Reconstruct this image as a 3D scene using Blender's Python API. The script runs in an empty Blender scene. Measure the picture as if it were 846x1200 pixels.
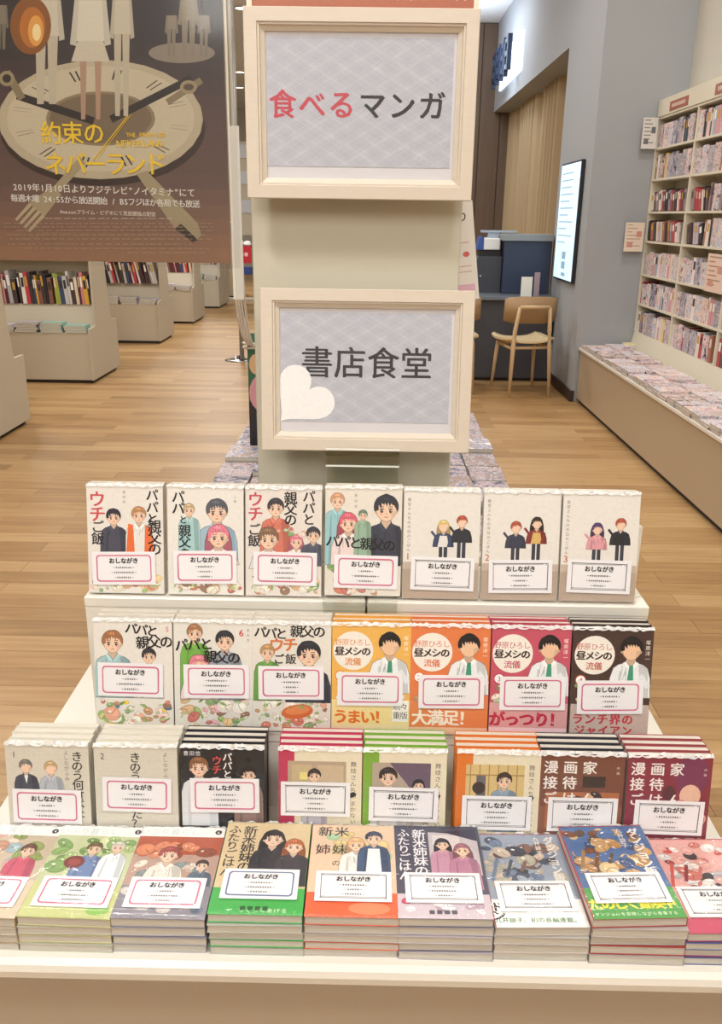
import bpy, bmesh, math, random
import numpy as np
from mathutils import Vector, Matrix
C = bpy.context.scene.collection
S = bpy.context.scene
random.seed(7)
# ------------------------------------------------------------------ camera, world, lights, exposure
F_PX, PITCH, ROLL, YAW, EYE = 1010.0, math.radians(19.0), math.radians(0.8), math.radians(0.55), 1.44
cam_d = bpy.data.cameras.new('camera'); cam = bpy.data.objects.new('camera', cam_d); C.objects.link(cam); S.camera = cam
cam_d.sensor_fit = 'VERTICAL'; cam_d.sensor_height = 24.0; cam_d.lens = 24.0 * F_PX / 1200.0
cam_d.clip_start = 0.02; cam_d.clip_end = 200
cam.matrix_world = (Matrix.Translation((0, 0, EYE)) @ Matrix.Rotation(YAW, 4, 'Z')
                    @ Matrix.Rotation(math.pi/2 - PITCH, 4, 'X') @ Matrix.Rotation(ROLL, 4, 'Z'))
CAMW = cam.matrix_world.copy()
def at(px, py, Y):
    d = CAMW.to_3x3() @ Vector(((px-423)/F_PX, -(py-600)/F_PX, -1.0))
    k = Y/d.y
    return Vector((d.x*k, Y, EYE + d.z*k))
w = bpy.data.worlds.new('world'); S.world = w; w.use_nodes = True
w.node_tree.nodes['Background'].inputs[0].default_value = (1.0, 0.98, 0.95, 1)
w.node_tree.nodes['Background'].inputs[1].default_value = 0.5
S.view_settings.view_transform = 'Standard'; S.view_settings.look = 'None'
S.view_settings.exposure = 0.0; S.view_settings.gamma = 1.0; S.view_settings.use_curve_mapping = False
CEIL = 3.95
def area(x, y, z, size, power, col=(1, .95, .88), rot=(0, 0, 0), sy=None):
    l = bpy.data.lights.new('ceiling_or_fill_light', 'AREA'); l.size = size; l.energy = power; l.color = col
    if sy: l.shape = 'RECTANGLE'; l.size_y = sy
    o = bpy.data.objects.new('ceiling_or_fill_light', l); o.location = (x, y, z); o.rotation_euler = rot; C.objects.link(o)
WH = (1, .98, .95)
for (x, y, p, sz) in [(-1.1, 0.0, 62, .45), (1.0, -.3, 34, .45), (-1.6, 3.4, 42, .8), (1.1, 3.6, 40, .8), (-3.6, 6.5, 62, .9), (0.0, 7.3, 48, .9),
                  (-1.8, 11, 85, .9), (-5.0, 11, 70, .9), (-3.0, 17, 140, .9)]:
    area(x, y, CEIL-0.05, sz, p, WH)
area(0.75, 11.0, CEIL-0.05, .9, 34, (.86, .93, 1))
area(-0.5, -2.4, CEIL-.3, 2.2, 120, WH, (math.radians(42), 0, 0))  # large tilted fill added behind the camera to brighten upright covers
area(1.9, 5.4, CEIL-.05, 0.5, 22, WH)
area(0.7, 12.0, 3.2, 1.0, 26, (.75, .85, 1), (math.pi, 0, 0))  # unseen upward light added to brighten the far ceiling

# ------------------------------------------------------------------ helpers
def lin(c):
    if isinstance(c, str):
        c = c.lstrip('#')
        if len(c) == 3: c = ''.join(k*2 for k in c)
        c = [int(c[i:i+2], 16)/255 for i in (0, 2, 4)]
    return tuple((v/12.92 if v <= .04045 else ((v+.055)/1.055)**2.4) for v in c) + (1,)
MATS = {}
def mat(name, col=None, rough=.5, metal=0, coat=0, emit=None, es=1, trans=0, spec=.5, alpha=1):
    if name in MATS: return MATS[name]
    m = bpy.data.materials.new(name); m.use_nodes = True; MATS[name] = m
    b = m.node_tree.nodes['Principled BSDF']
    if col is not None: b.inputs['Base Color'].default_value = lin(col)
    b.inputs['Roughness'].default_value = rough; b.inputs['Metallic'].default_value = metal
    b.inputs['Coat Weight'].default_value = coat; b.inputs['Coat Roughness'].default_value = .12
    b.inputs['Specular IOR Level'].default_value = spec
    b.inputs['Transmission Weight'].default_value = trans
    if emit is not None:
        b.inputs['Emission Color'].default_value = lin(emit); b.inputs['Emission Strength'].default_value = es
    return m
def nd(m, t, **kw):
    n = m.node_tree.nodes.new(t)
    for k, v in kw.items(): setattr(n, k, v)
    return n
def lk(m, a, b): m.node_tree.links.new(a, b)
def grain(m, scale=300, amt=.06, bump=0.0, stretch=(1, 1, 1)):
    """soft brightness mottling on a plain material"""
    b = m.node_tree.nodes['Principled BSDF']; base = tuple(b.inputs['Base Color'].default_value)
    tc = nd(m, 'ShaderNodeTexCoord'); mp = nd(m, 'ShaderNodeMapping'); mp.inputs['Scale'].default_value = stretch
    n = nd(m, 'ShaderNodeTexNoise'); n.inputs['Scale'].default_value = scale; n.inputs['Detail'].default_value = 4
    lk(m, tc.outputs['Object'], mp.inputs[0]); lk(m, mp.outputs[0], n.inputs['Vector'])
    r = nd(m, 'ShaderNodeMapRange'); r.inputs['To Min'].default_value = 1-amt; r.inputs['To Max'].default_value = 1+amt
    lk(m, n.outputs['Fac'], r.inputs['Value'])
    x = nd(m, 'ShaderNodeVectorMath', operation='SCALE'); x.inputs[0].default_value = base[:3]
    lk(m, r.outputs[0], x.inputs['Scale']); lk(m, x.outputs[0], b.inputs['Base Color'])
    if bump:
        bp = nd(m, 'ShaderNodeBump'); bp.inputs['Strength'].default_value = bump; bp.inputs['Distance'].default_value = .002
        lk(m, n.outputs['Fac'], bp.inputs['Height']); lk(m, bp.outputs[0], b.inputs['Normal'])
    return m
def box(bm, x0, x1, y0, y1, z0, z1, mi=0):
    vs = [bm.verts.new((x, y, z)) for x in (x0, x1) for y in (y0, y1) for z in (z0, z1)]
    for q in ((0, 1, 3, 2), (4, 6, 7, 5), (0, 4, 5, 1), (2, 3, 7, 6), (0, 2, 6, 4), (1, 5, 7, 3)):
        f = bm.faces.new([vs[i] for i in q]); f.material_index = mi
    return vs
def prism(bm, pts, axis, a0, a1, mi=0):
    """extrude a 2D outline along an axis ('x': pts are (y,z); 'y': (x,z); 'z': (x,y))"""
    def v(p, a): return {'x': (a, p[0], p[1]), 'y': (p[0], a, p[1]), 'z': (p[0], p[1], a)}[axis]
    A = [bm.verts.new(v(p, a0)) for p in pts]; B = [bm.verts.new(v(p, a1)) for p in pts]
    n = len(pts)
    fs = [bm.faces.new(A), bm.faces.new(B[::-1])]
    for i in range(n): fs.append(bm.faces.new([A[i], B[i], B[(i+1) % n], A[(i+1) % n]]))
    for f in fs: f.material_index = mi
def tube(bm, pts, r, seg=8, mi=0, caps=True):
    pts = [Vector(p) for p in pts]; rings = []; rr = r if isinstance(r, (list, tuple)) else [r]*len(pts)
    up = Vector((0, 0, 1))
    for i, p in enumerate(pts):
        d = (pts[min(i+1, len(pts)-1)] - pts[max(i-1, 0)]).normalized()
        a = d.cross(up)
        if a.length < .05: a = d.cross(Vector((0, 1, 0)))
        a.normalize(); b = d.cross(a)
        rings.append([bm.verts.new(p + (a*math.cos(t) + b*math.sin(t))*rr[i]) for t in [2*math.pi*k/seg for k in range(seg)]])
    for A, B in zip(rings, rings[1:]):
        for k in range(seg):
            f = bm.faces.new([A[k], A[(k+1) % seg], B[(k+1) % seg], B[k]]); f.material_index = mi; f.smooth = True
    if caps: bm.faces.new(rings[0][::-1]).material_index = mi; bm.faces.new(rings[-1]).material_index = mi
def lathe(bm, prof, seg=20, c=(0, 0, 0), mi=0):
    rings = [[bm.verts.new((c[0]+r*math.cos(2*math.pi*k/seg), c[1]+r*math.sin(2*math.pi*k/seg), c[2]+z)) for k in range(seg)] for r, z in prof]
    for A, B in zip(rings, rings[1:]):
        for k in range(seg):
            f = bm.faces.new([A[k], A[(k+1) % seg], B[(k+1) % seg], B[k]]); f.smooth = True; f.material_index = mi
    bm.faces.new(rings[0][::-1]); bm.faces.new(rings[-1])
def mesh(name, bm, m, bevel=0, bseg=2, smooth=False):
    bmesh.ops.recalc_face_normals(bm, faces=bm.faces[:])
    if bevel:
        es = [e for e in bm.edges if len(e.link_faces) == 2 and e.calc_face_angle(0) > .6]
        bmesh.ops.bevel(bm, geom=es, offset=bevel, segments=bseg, affect='EDGES', profile=.5)
    me = bpy.data.meshes.new(name); bm.to_mesh(me); bm.free()
    for k in (m if isinstance(m, (list, tuple)) else [m]): me.materials.append(k)
    if smooth:
        for p in me.polygons: p.use_smooth = True
    return me
def link(name, me, parent=None, loc=None, rot=None):
    o = bpy.data.objects.new(name, me); C.objects.link(o)
    if parent: o.parent = parent
    if loc is not None: o.location = loc
    if rot is not None: o.rotation_euler = rot
    return o
def obj(name, bm, m, parent=None, loc=None, rot=None, **kw): return link(name, mesh(name, bm, m, **kw), parent, loc, rot)
def tag(o, label, cat, group=None):
    o['label'] = label; o['category'] = cat
    if group: o['group'] = group
    return o
def thing(name, label, cat, loc=(0, 0, 0), rz=0, group=None):
    return tag(link(name, None, None, loc, (0, 0, rz)), label, cat, group)
def struct(o): o['kind'] = 'structure'; return o
def NB(): return bmesh.new()

# ------------------------------------------------------------------ flat print: polygons and glyphs with their own ink colour
def print_mat(name, rough, coat):
    m = mat(name, 'fff', rough, coat=coat); b = m.node_tree.nodes['Principled BSDF']
    a = nd(m, 'ShaderNodeAttribute', attribute_name='ink')
    tc = nd(m, 'ShaderNodeTexCoord'); n = nd(m, 'ShaderNodeTexNoise'); n.inputs['Scale'].default_value = 150; n.inputs['Detail'].default_value = 4; n.inputs['Roughness'].default_value = .7
    lk(m, tc.outputs['Object'], n.inputs['Vector']); r = nd(m, 'ShaderNodeMapRange'); r.inputs['To Min'].default_value = .88; r.inputs['To Max'].default_value = 1.10
    lk(m, n.outputs['Fac'], r.inputs['Value']); x = nd(m, 'ShaderNodeVectorMath', operation='SCALE'); lk(m, a.outputs['Color'], x.inputs[0]); lk(m, r.outputs[0], x.inputs['Scale'])
    lk(m, x.outputs[0], b.inputs['Base Color']); return m
INK = print_mat('printed_ink', .45, .25)
class Print:
    """flat print: coloured shapes in units of mm; each shape lies one hair above whatever it overlaps"""
    def __init__(s, step=.000025, clip=None): s.items = []; s.z = 0; s.step = step; s.clip = clip
    def add(s, vs, fs, c, g=False):
        if s.clip:
            x0, y0, x1, y1 = s.clip; vs = [(min(max(x, x0), x1), min(max(y, y0), y1)) for x, y in vs]
        xs = [v[0] for v in vs]; ys = [v[1] for v in vs]
        if not vs or max(xs)-min(xs) < 1e-4 or max(ys)-min(ys) < 1e-4: return s
        s.items.append((vs, fs, c, (min(xs), min(ys), max(xs), max(ys)), g)); return s
    def poly(s, pts, c): return s.add(list(pts), [tuple(range(len(pts)))], c)
    def rect(s, x, y, w_, h, c): return s.poly([(x, y), (x+w_, y), (x+w_, y+h), (x, y+h)], c)
    def ell(s, cx, cy, rx, ry, c, rot=0, n=16, a0=0, a1=360):
        full = a1-a0 >= 360; k = n if full else n+1; r = math.radians(rot); P = []
        for i in range(k):
            t = math.radians(a0+(a1-a0)*i/n); x, y = rx*math.cos(t), ry*math.sin(t)
            P.append((cx+x*math.cos(r)-y*math.sin(r), cy+x*math.sin(r)+y*math.cos(r)))
        return s.poly(P, c)
    def line(s, x0, y0, x1, y1, wd, c):
        d = math.hypot(x1-x0, y1-y0) or 1; nx, ny = -(y1-y0)/d*wd/2, (x1-x0)/d*wd/2
        return s.poly([(x0-nx, y0-ny), (x1-nx, y1-ny), (x1+nx, y1+ny), (x0+nx, y0+ny)], c)
    def glyph(s, ch, cx, cy, size, c, sx=1, rot=0):
        vs, fs = glyph_geo(ch); r = math.radians(rot); cr, sr = math.cos(r), math.sin(r); o = []
        for x, y in vs:
            x = (x-.5)*size*sx; y = (y-.38)*size; o.append((cx+x*cr-y*sr, cy+x*sr+y*cr))
        s.add(o, fs, c, True)
    def text(s, t, x, y, size, c, v=False, step=None, sx=1, bold=0, rot=0):
        if bold and size > 12 and size < 40: bold = bold*1.35; size *= 1.06
        step = step or size; r = math.radians(rot)
        adv = 0
        for i, ch in enumerate(t):
            w_ = .58 if (ch.isascii() and not v and len(t) > 1) else 1.0
            px, py = (x, y-i*step) if v else (x+(adv+w_/2-.5)*step*math.cos(r), y+(adv+w_/2-.5)*step*math.sin(r)); adv += w_
            if ch == ' ': continue
            rr = rot
            if v and ch == 'ー': rr = 90
            s.glyph(ch, px, py, size, c, sx, rr)
            if bold: s.glyph(ch, px+bold, py, size, c, sx, rr); s.glyph(ch, px, py+bold*.6, size, c, sx, rr)
        return s
    def build(s, name, parent, sc=.001, m=None, loc=(0, 0, 0), rot=None):
        return link(name, s.mesh(name, sc, m), parent, loc, rot)
    def mesh(s, name, sc=.001, m=None):
        n = len(s.items); bb = np.array([it[3] for it in s.items]); L = np.zeros(n, int)
        V = []; Fc = []; buf = []; seen = {}
        cid = np.array([-k-1 if it[4] else seen.setdefault(it[2], len(seen)) for k, it in enumerate(s.items)])
        for k, (vs, fs, c, b, g) in enumerate(s.items):
            if k:
                B = bb[:k]; ov = (B[:, 0] < b[2]) & (B[:, 2] > b[0]) & (B[:, 1] < b[3]) & (B[:, 3] > b[1])
                if ov.any():
                    d = ov & (cid[:k] != cid[k]); L[k] = (L[:k][d].max()+1) if d.any() else 0
                    sm = ov & (cid[:k] == cid[k])
                    if sm.any() and d.any(): L[k] = max(L[k], L[:k][sm].max())
            # shapes of one colour that fall on one level get a shim far thinner than a level, so nothing is coplanar
            z = s.z+(L[k]+1)*s.step+(k % 7)*s.step*.06
            base = len(V); V += [(x*sc, y*sc, z) for x, y in vs]; cc = lin(c)
            for f in fs: Fc.append(tuple(i+base for i in f)); buf += list(cc)*len(f)
        me = bpy.data.meshes.new(name); me.from_pydata(V, [], Fc)
        a = me.color_attributes.new('ink', 'FLOAT_COLOR', 'CORNER'); a.data.foreach_set('color', buf); me.materials.append(m or INK)
        s.depth = (L.max()+2)*s.step if n else 0; return me
_G = {}
_fc = bpy.data.curves.new('glyph_source', 'FONT'); _fc.resolution_u = 2; _fo = bpy.data.objects.new('glyph_source', _fc); C.objects.link(_fo)
def glyph_geo(ch):
    if ch not in _G:
        _fc.body = ch; dg = bpy.context.evaluated_depsgraph_get(); dg.update()
        me = bpy.data.meshes.new_from_object(_fo.evaluated_get(dg))
        vs = [(v.co.x, v.co.y) for v in me.vertices]; fs = [tuple(p.vertices) for p in me.polygons]
        if ch.isascii() and vs:                          # centre narrow latin glyphs in their em
            mx = (min(v[0] for v in vs)+max(v[0] for v in vs))/2; vs = [(x-mx+.5, y) for x, y in vs]
        # face up
        out = []
        for f in fs:
            a = sum(vs[f[i]][0]*vs[f[(i+1) % len(f)]][1]-vs[f[(i+1) % len(f)]][0]*vs[f[i]][1] for i in range(len(f)))
            out.append(f if a > 0 else f[::-1])
        _G[ch] = (vs, out); bpy.data.meshes.remove(me)
    return _G[ch]

# ------------------------------------------------------------------ materials
M_white = grain(mat('white_laminate', 'ebe6da', .32), 60, .02)
M_table = grain(mat('cream_laminate_panel', 'b5a690', .5), 400, .03)  # cream panel, base darkened to hold the shade on the table front
M_post = grain(mat('beige_post_paint', 'c9c3b0', .6), 500, .03)
M_frame = grain(mat('cream_wood_moulding', 'd6cab9', .45), 30, .05, stretch=(1, 1, 6))
M_unit = grain(mat('beige_shelving_laminate', 'c4b9a4', .5), 300, .03)
M_case = grain(mat('cream_bookcase_laminate', 'e0d9c4', .45), 300, .03)
M_bench = grain(mat('tan_bench_laminate', 'b9a58a', .4), 200, .04)
M_kick = mat('dark_kickboard', '2a211c', .6)
M_wallg = grain(mat('grey_wall_paint', 'a5a8ac', .8), 300, .04)
M_wallw = grain(mat('warm_white_wall_paint', 'cdc8bc', .8), 300, .02)
M_ceil = mat('white_ceiling_paint', 'dcdcda', .9)
M_page = grain(mat('page_block_paper', 'd9d3c6', .6), 900, .14, stretch=(.05, .05, 1))
M_pageg = grain(mat('page_block_in_film', 'cbc6ba', .3, coat=.5), 700, .2, stretch=(.05, .05, 1))
M_slip = mat('menu_slip_card', 'f2f0f2', .5, coat=.3)
M_chair = grain(mat('pale_oak', 'd4b68c', .45), 25, .1, stretch=(1, 1, .2))
M_chairs = grain(mat('pale_oak_seat', 'e6cfa4', .45), 25, .08)
M_desk = grain(mat('charcoal_counter', '4a4b52', .45), 200, .05)
M_deskt = mat('slate_counter_top', '6d737c', .35)
M_navy = mat('navy_plastic', '2e3a52', .45)
M_dark = mat('dark_plastic', '22242b', .4)
M_chrome = mat('brushed_steel', 'a8a6a2', .25, metal=1)
M_cord = mat('white_cord', 'e8e2d4', .6)
M_backing = mat('backing_card', 'cfc9bd', .7)
def two_sided_fresnel(m, ior):
    f = nd(m, 'ShaderNodeFresnel'); g = nd(m, 'ShaderNodeNewGeometry'); a = nd(m, 'ShaderNodeMath', operation='MULTIPLY_ADD')
    a.inputs[1].default_value = 1/ior-ior; a.inputs[2].default_value = ior; lk(m, g.outputs['Backfacing'], a.inputs[0]); lk(m, a.outputs[0], f.inputs['IOR']); return f
def film_mat():
    m = bpy.data.materials.new('clear_shrink_film'); m.use_nodes = True; nt = m.node_tree; nt.nodes.clear()
    o = nd(m, 'ShaderNodeOutputMaterial'); mx = nd(m, 'ShaderNodeMixShader'); t = nd(m, 'ShaderNodeBsdfTransparent')
    g = nd(m, 'ShaderNodeBsdfGlossy'); g.inputs['Roughness'].default_value = .1; g.inputs[0].default_value = (1, 1, 1, 1)
    f = two_sided_fresnel(m, 1.3)
    n = nd(m, 'ShaderNodeTexNoise'); n.inputs['Scale'].default_value = 30; n.inputs['Detail'].default_value = 3; n.inputs['Distortion'].default_value = 1.2
    tc = nd(m, 'ShaderNodeTexCoord'); lk(m, tc.outputs['Object'], n.inputs['Vector'])
    b = nd(m, 'ShaderNodeBump'); b.inputs['Strength'].default_value = .5; b.inputs['Distance'].default_value = .004
    lk(m, n.outputs['Fac'], b.inputs['Height']); lk(m, b.outputs[0], g.inputs['Normal'])
    lk(m, f.outputs[0], mx.inputs[0]); lk(m, t.outputs[0], mx.inputs[1]); lk(m, g.outputs[0], mx.inputs[2]); lk(m, mx.outputs[0], o.inputs[0])
    return m
M_film = film_mat()
def seam_mat():
    m = bpy.data.materials.new('crinkled_film_seam'); m.use_nodes = True; b = m.node_tree.nodes['Principled BSDF']
    b.inputs['Base Color'].default_value = (.9, .9, .88, 1); b.inputs['Roughness'].default_value = .25; b.inputs['Alpha'].default_value = .75
    return m
M_seam = seam_mat()
def clear_mat(name, tint=(1, 1, 1), rough=.02, fac=None, ior=1.45):
    m = bpy.data.materials.new(name); m.use_nodes = True; nt = m.node_tree; nt.nodes.clear()
    o = nd(m, 'ShaderNodeOutputMaterial'); mx = nd(m, 'ShaderNodeMixShader'); t = nd(m, 'ShaderNodeBsdfTransparent'); t.inputs[0].default_value = (*tint, 1)
    g = nd(m, 'ShaderNodeBsdfGlossy'); g.inputs['Roughness'].default_value = rough
    f = two_sided_fresnel(m, ior)
    lk(m, f.outputs[0], mx.inputs[0]); lk(m, t.outputs[0], mx.inputs[1]); lk(m, g.outputs[0], mx.inputs[2]); lk(m, mx.outputs[0], o.inputs[0])
    return m
M_glass = clear_mat('picture_glass'); M_acryl = clear_mat('clear_acrylic', (.95, .96, .94), .03, ior=1.6)
M_sleeve = clear_mat('frosted_acrylic_edge', (.8, .8, .78), .2)
# jumble of printed covers, a different patch of it on each book
def cover_jumble(name, pal, scale):
    m = mat(name, 'fff', .5, coat=.08, spec=.3); b = m.node_tree.nodes['Principled BSDF']
    tc = nd(m, 'ShaderNodeTexCoord'); oi = nd(m, 'ShaderNodeObjectInfo')
    ad = nd(m, 'ShaderNodeVectorMath', operation='ADD'); mu = nd(m, 'ShaderNodeMath', operation='MULTIPLY'); mu.inputs[1].default_value = 37.0
    lk(m, oi.outputs['Random'], mu.inputs[0]); lk(m, tc.outputs['Object'], ad.inputs[0]); lk(m, mu.outputs[0], ad.inputs[1])
    n1 = nd(m, 'ShaderNodeTexNoise'); n1.inputs['Scale'].default_value = scale; n1.inputs['Detail'].default_value = 5; n1.inputs['Roughness'].default_value = .65; n1.inputs['Distortion'].default_value = .8
    lk(m, ad.outputs[0], n1.inputs['Vector'])
    sh = nd(m, 'ShaderNodeMath', operation='MULTIPLY_ADD'); sh.inputs[1].default_value = .30; lk(m, oi.outputs['Random'], sh.inputs[0]); lk(m, n1.outputs['Fac'], sh.inputs[2])
    su = nd(m, 'ShaderNodeMath', operation='SUBTRACT'); su.inputs[1].default_value = .15; lk(m, sh.outputs[0], su.inputs[0])
    cr = nd(m, 'ShaderNodeValToRGB'); r = cr.color_ramp; n = len(pal)
    r.elements[0].position = .28; r.elements[0].color = lin(pal[0]); r.elements[1].position = .72; r.elements[1].color = lin(pal[-1])
    for k in range(1, n-1): e = r.elements.new(.28+.44*k/(n-1)); e.color = lin(pal[k])
    lk(m, su.outputs[0], cr.inputs[0]); lk(m, cr.outputs[0], b.inputs['Base Color'])
    return m
M_jum = cover_jumble('assorted_cover_print', ['3a3036', 'e6d6cc', '8a6a60', 'f0e6dc', 'c9949c', 'efe6e0', '6f7a94', 'e9dccf', 'b4523f', 'f0e9e0'], 18)
M_jum2 = cover_jumble('assorted_pale_cover_print', ['5a4048', 'f0e6e2', 'b98f98', 'f6f2f0', '8494b4', 'f8f6f3', 'dfae98', 'f4f0ee', 'b4505a', 'e6e8ee', '3f3a48'], 17)
M_jumd = cover_jumble('assorted_glossy_cover_print', ['2c2c38', 'b9b4c4', '6a6a80', 'd9d4da', '9a7a80', 'e0dce4', '4f5f80', 'c9c0c4', '8a7060', 'e6e0e0'], 18)
def spine_mat(i, col): return mat('spine_print_%s' % col, col, .5)

# ------------------------------------------------------------------ setting: floor, walls, ceiling
PL, PWD = 0.9, 0.115
def wood_mat():
    m = mat('oak_plank_print', 'c69a68', .42); b = m.node_tree.nodes['Principled BSDF']
    tc = nd(m, 'ShaderNodeTexCoord'); geo = nd(m, 'ShaderNodeNewGeometry')
    mp = nd(m, 'ShaderNodeMapping'); mp.inputs['Scale'].default_value = (1.2, 16, 1)
    lk(m, geo.outputs['Position'], mp.inputs[0])
    n = nd(m, 'ShaderNodeTexNoise'); n.inputs['Scale'].default_value = 2.2; n.inputs['Detail'].default_value = 5; n.inputs['Distortion'].default_value = .4
    lk(m, mp.outputs[0], n.inputs['Vector'])
    br = nd(m, 'ShaderNodeTexBrick'); br.inputs['Scale'].default_value = 1; br.inputs['Brick Width'].default_value = PL
    br.inputs['Row Height'].default_value = PWD; br.inputs['Mortar Size'].default_value = .0015; br.offset = .37; br.offset_frequency = 2
    br.inputs['Color1'].default_value = (0, 0, 0, 1); br.inputs['Color2'].default_value = (1, 1, 1, 1); br.inputs['Mortar'].default_value = (.2, .2, .2, 1)
    lk(m, geo.outputs['Position'], br.inputs['Vector'])
    cr = nd(m, 'ShaderNodeValToRGB'); e = cr.color_ramp.elements
    e[0].position = .25; e[0].color = lin('967246'); e[1].position = .8; e[1].color = lin('c4a272')
    e2 = cr.color_ramp.elements.new(.5); e2.color = lin('b08a5a')
    mixv = nd(m, 'ShaderNodeMath', operation='MULTIPLY_ADD'); mixv.inputs[1].default_value = .35; 
    lk(m, br.outputs['Color'], mixv.inputs[0]); 
    sc = nd(m, 'ShaderNodeMath', operation='MULTIPLY'); sc.inputs[1].default_value = .65
    lk(m, n.outputs['Fac'], sc.inputs[0]); lk(m, sc.outputs[0], mixv.inputs[2])
    lk(m, mixv.outputs[0], cr.inputs[0]); lk(m, cr.outputs[0], b.inputs['Base Color'])
    return m
def plank_mat():
    m = mat('oak_plank', 'c69a68', .42); b = m.node_tree.nodes['Principled BSDF']
    geo = nd(m, 'ShaderNodeNewGeometry'); oi = nd(m, 'ShaderNodeObjectInfo')
    mp = nd(m, 'ShaderNodeMapping'); mp.inputs['Scale'].default_value = (1.2, 16, 1); lk(m, geo.outputs['Position'], mp.inputs[0])
    n = nd(m, 'ShaderNodeTexNoise'); n.inputs['Scale'].default_value = 2.2; n.inputs['Detail'].default_value = 5; n.inputs['Distortion'].default_value = .4
    lk(m, mp.outputs[0], n.inputs['Vector'])
    cr = nd(m, 'ShaderNodeValToRGB'); e = cr.color_ramp.elements
    e[0].position = .25; e[0].color = lin('967246'); e[1].position = .8; e[1].color = lin('c4a272')
    e2 = cr.color_ramp.elements.new(.5); e2.color = lin('b08a5a')
    a = nd(m, 'ShaderNodeMath', operation='MULTIPLY_ADD'); a.inputs[1].default_value = .35
    sc = nd(m, 'ShaderNodeMath', operation='MULTIPLY'); sc.inputs[1].default_value = .65
    lk(m, n.outputs['Fac'], sc.inputs[0]); lk(m, oi.outputs['Random'], a.inputs[0]); lk(m, sc.outputs[0], a.inputs[2])
    lk(m, a.outputs[0], cr.inputs[0]); lk(m, cr.outputs[0], b.inputs['Base Color']); return m
M_floor, M_plank = wood_mat(), plank_mat()
FX0, FX1, FY0 = -9.0, 2.32, -4.0
NY0, NY1 = PWD*9, PWD*42            # planks are built one by one between these rows
bm = NB()
for a in [(FX0, 4, FY0, NY0, -.05, 0), (FX0, 4, NY1, 24, -.05, 0), (FX0, -2.7, NY0, NY1, -.05, 0), (2.7, 4, NY0, NY1, -.05, 0), (-2.7, 2.7, NY0, NY1, -.05, -.008)]: box(bm, *a)
floor = struct(obj('floor', bm, M_floor))
_pl = {}
def plank(L):
    k = round(L, 3)
    if k not in _pl: bm = NB(); box(bm, -L/2+.0008, L/2-.0008, -PWD/2+.0008, PWD/2-.0008, -.008, 0); _pl[k] = mesh('plank', bm, M_plank)
    return _pl[k]
for r in range(9, 42):
    off = (.37*PL if r % 2 else 0)
    for k in range(-5, 5):
        a, b = max(-2.7, k*PL+off), min(2.7, (k+1)*PL+off)
        if b-a < .02 or a >= 2.32: continue
        link('plank', plank(b-a), floor, ((a+b)/2, (r+.5)*PWD, 0))
def wallbox(name, m, *b):
    bm = NB(); box(bm, *b); return struct(obj(name, bm, m))
wallbox('ceiling', M_ceil, FX0, 4, FY0, 24, CEIL, CEIL+.1)
wallbox('wall_back', M_wallw, FX0, 4, 24, 24.2, 0, CEIL)
wallbox('wall_left', M_wallw, FX0-.2, FX0, FY0, 24, 0, CEIL)
wallbox('wall_right', M_wallw, 2.32, 2.5, FY0, 7.1, 0, CEIL)
wallbox('wall_front', M_wallw, FX0, 4, FY0-.2, FY0, 0, CEIL)
# grey wall that steps out beside the bookcase, with its wide opening towards the counter
bm = NB()
box(bm, 1.66, 2.5, 7.1, 8.35, 0, CEIL); box(bm, 1.66, 2.5, 8.35, 13.3, 2.83, CEIL)
struct(obj('wall_corner', bm, M_wallg))
M_curt = mat('beige_slat_curtain', 'b09a78', .8)
bm = NB()
n = 70; pts = []; prd = random.Random(2); ph = 0.0
for i in range(n*6+1):
    y = 8.36+4.94*i/(n*6); ph += .28+.18*math.sin(i*.05)+prd.uniform(-.05, .05); pts.append((y, 1.955+.085*math.sin(ph)))
A = [bm.verts.new((x, y, 0.02)) for y, x in pts]; B = [bm.verts.new((x, y, 2.82)) for y, x in pts]
A2 = [bm.verts.new((x+.012, y, 0.02)) for y, x in pts]; B2 = [bm.verts.new((x+.012, y, 2.82)) for y, x in pts]
for i in range(len(A)-1):
    bm.faces.new([A[i], A[i+1], B[i+1], B[i]]).smooth = True; bm.faces.new([A2[i], B2[i], B2[i+1], A2[i+1]]).smooth = True
tag(obj('curtain', bm, M_curt), 'tall beige pleated curtain inside the opening of the grey wall', 'curtain')
M_brown = grain(mat('dark_walnut_panel', '6d5948', .6), 3, .25, stretch=(6, 1, .3))
wb = struct(obj('wall_counter', (lambda b: (box(b, -.6, 2.5, 13.34, 13.5, 0, CEIL), b)[1])(NB()), M_brown))
bm = NB(); box(bm, -.14, .14, -.015, .015, 0, CEIL-.02); pm = mesh('panel', bm, M_brown, bevel=.004, bseg=1)
for i in range(9): link('panel', pm, wb, (-.42+i*.29, 13.325, .01))
bm = NB(); box(bm, 1.645, 1.66, 7.1, 8.35, 0, .09); box(bm, 1.645, 1.68, 7.085, 7.1, 0, .09); struct(obj('baseboard_corner', bm, mat('dark_brown_baseboard', '3c2c28', .5)))

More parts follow.
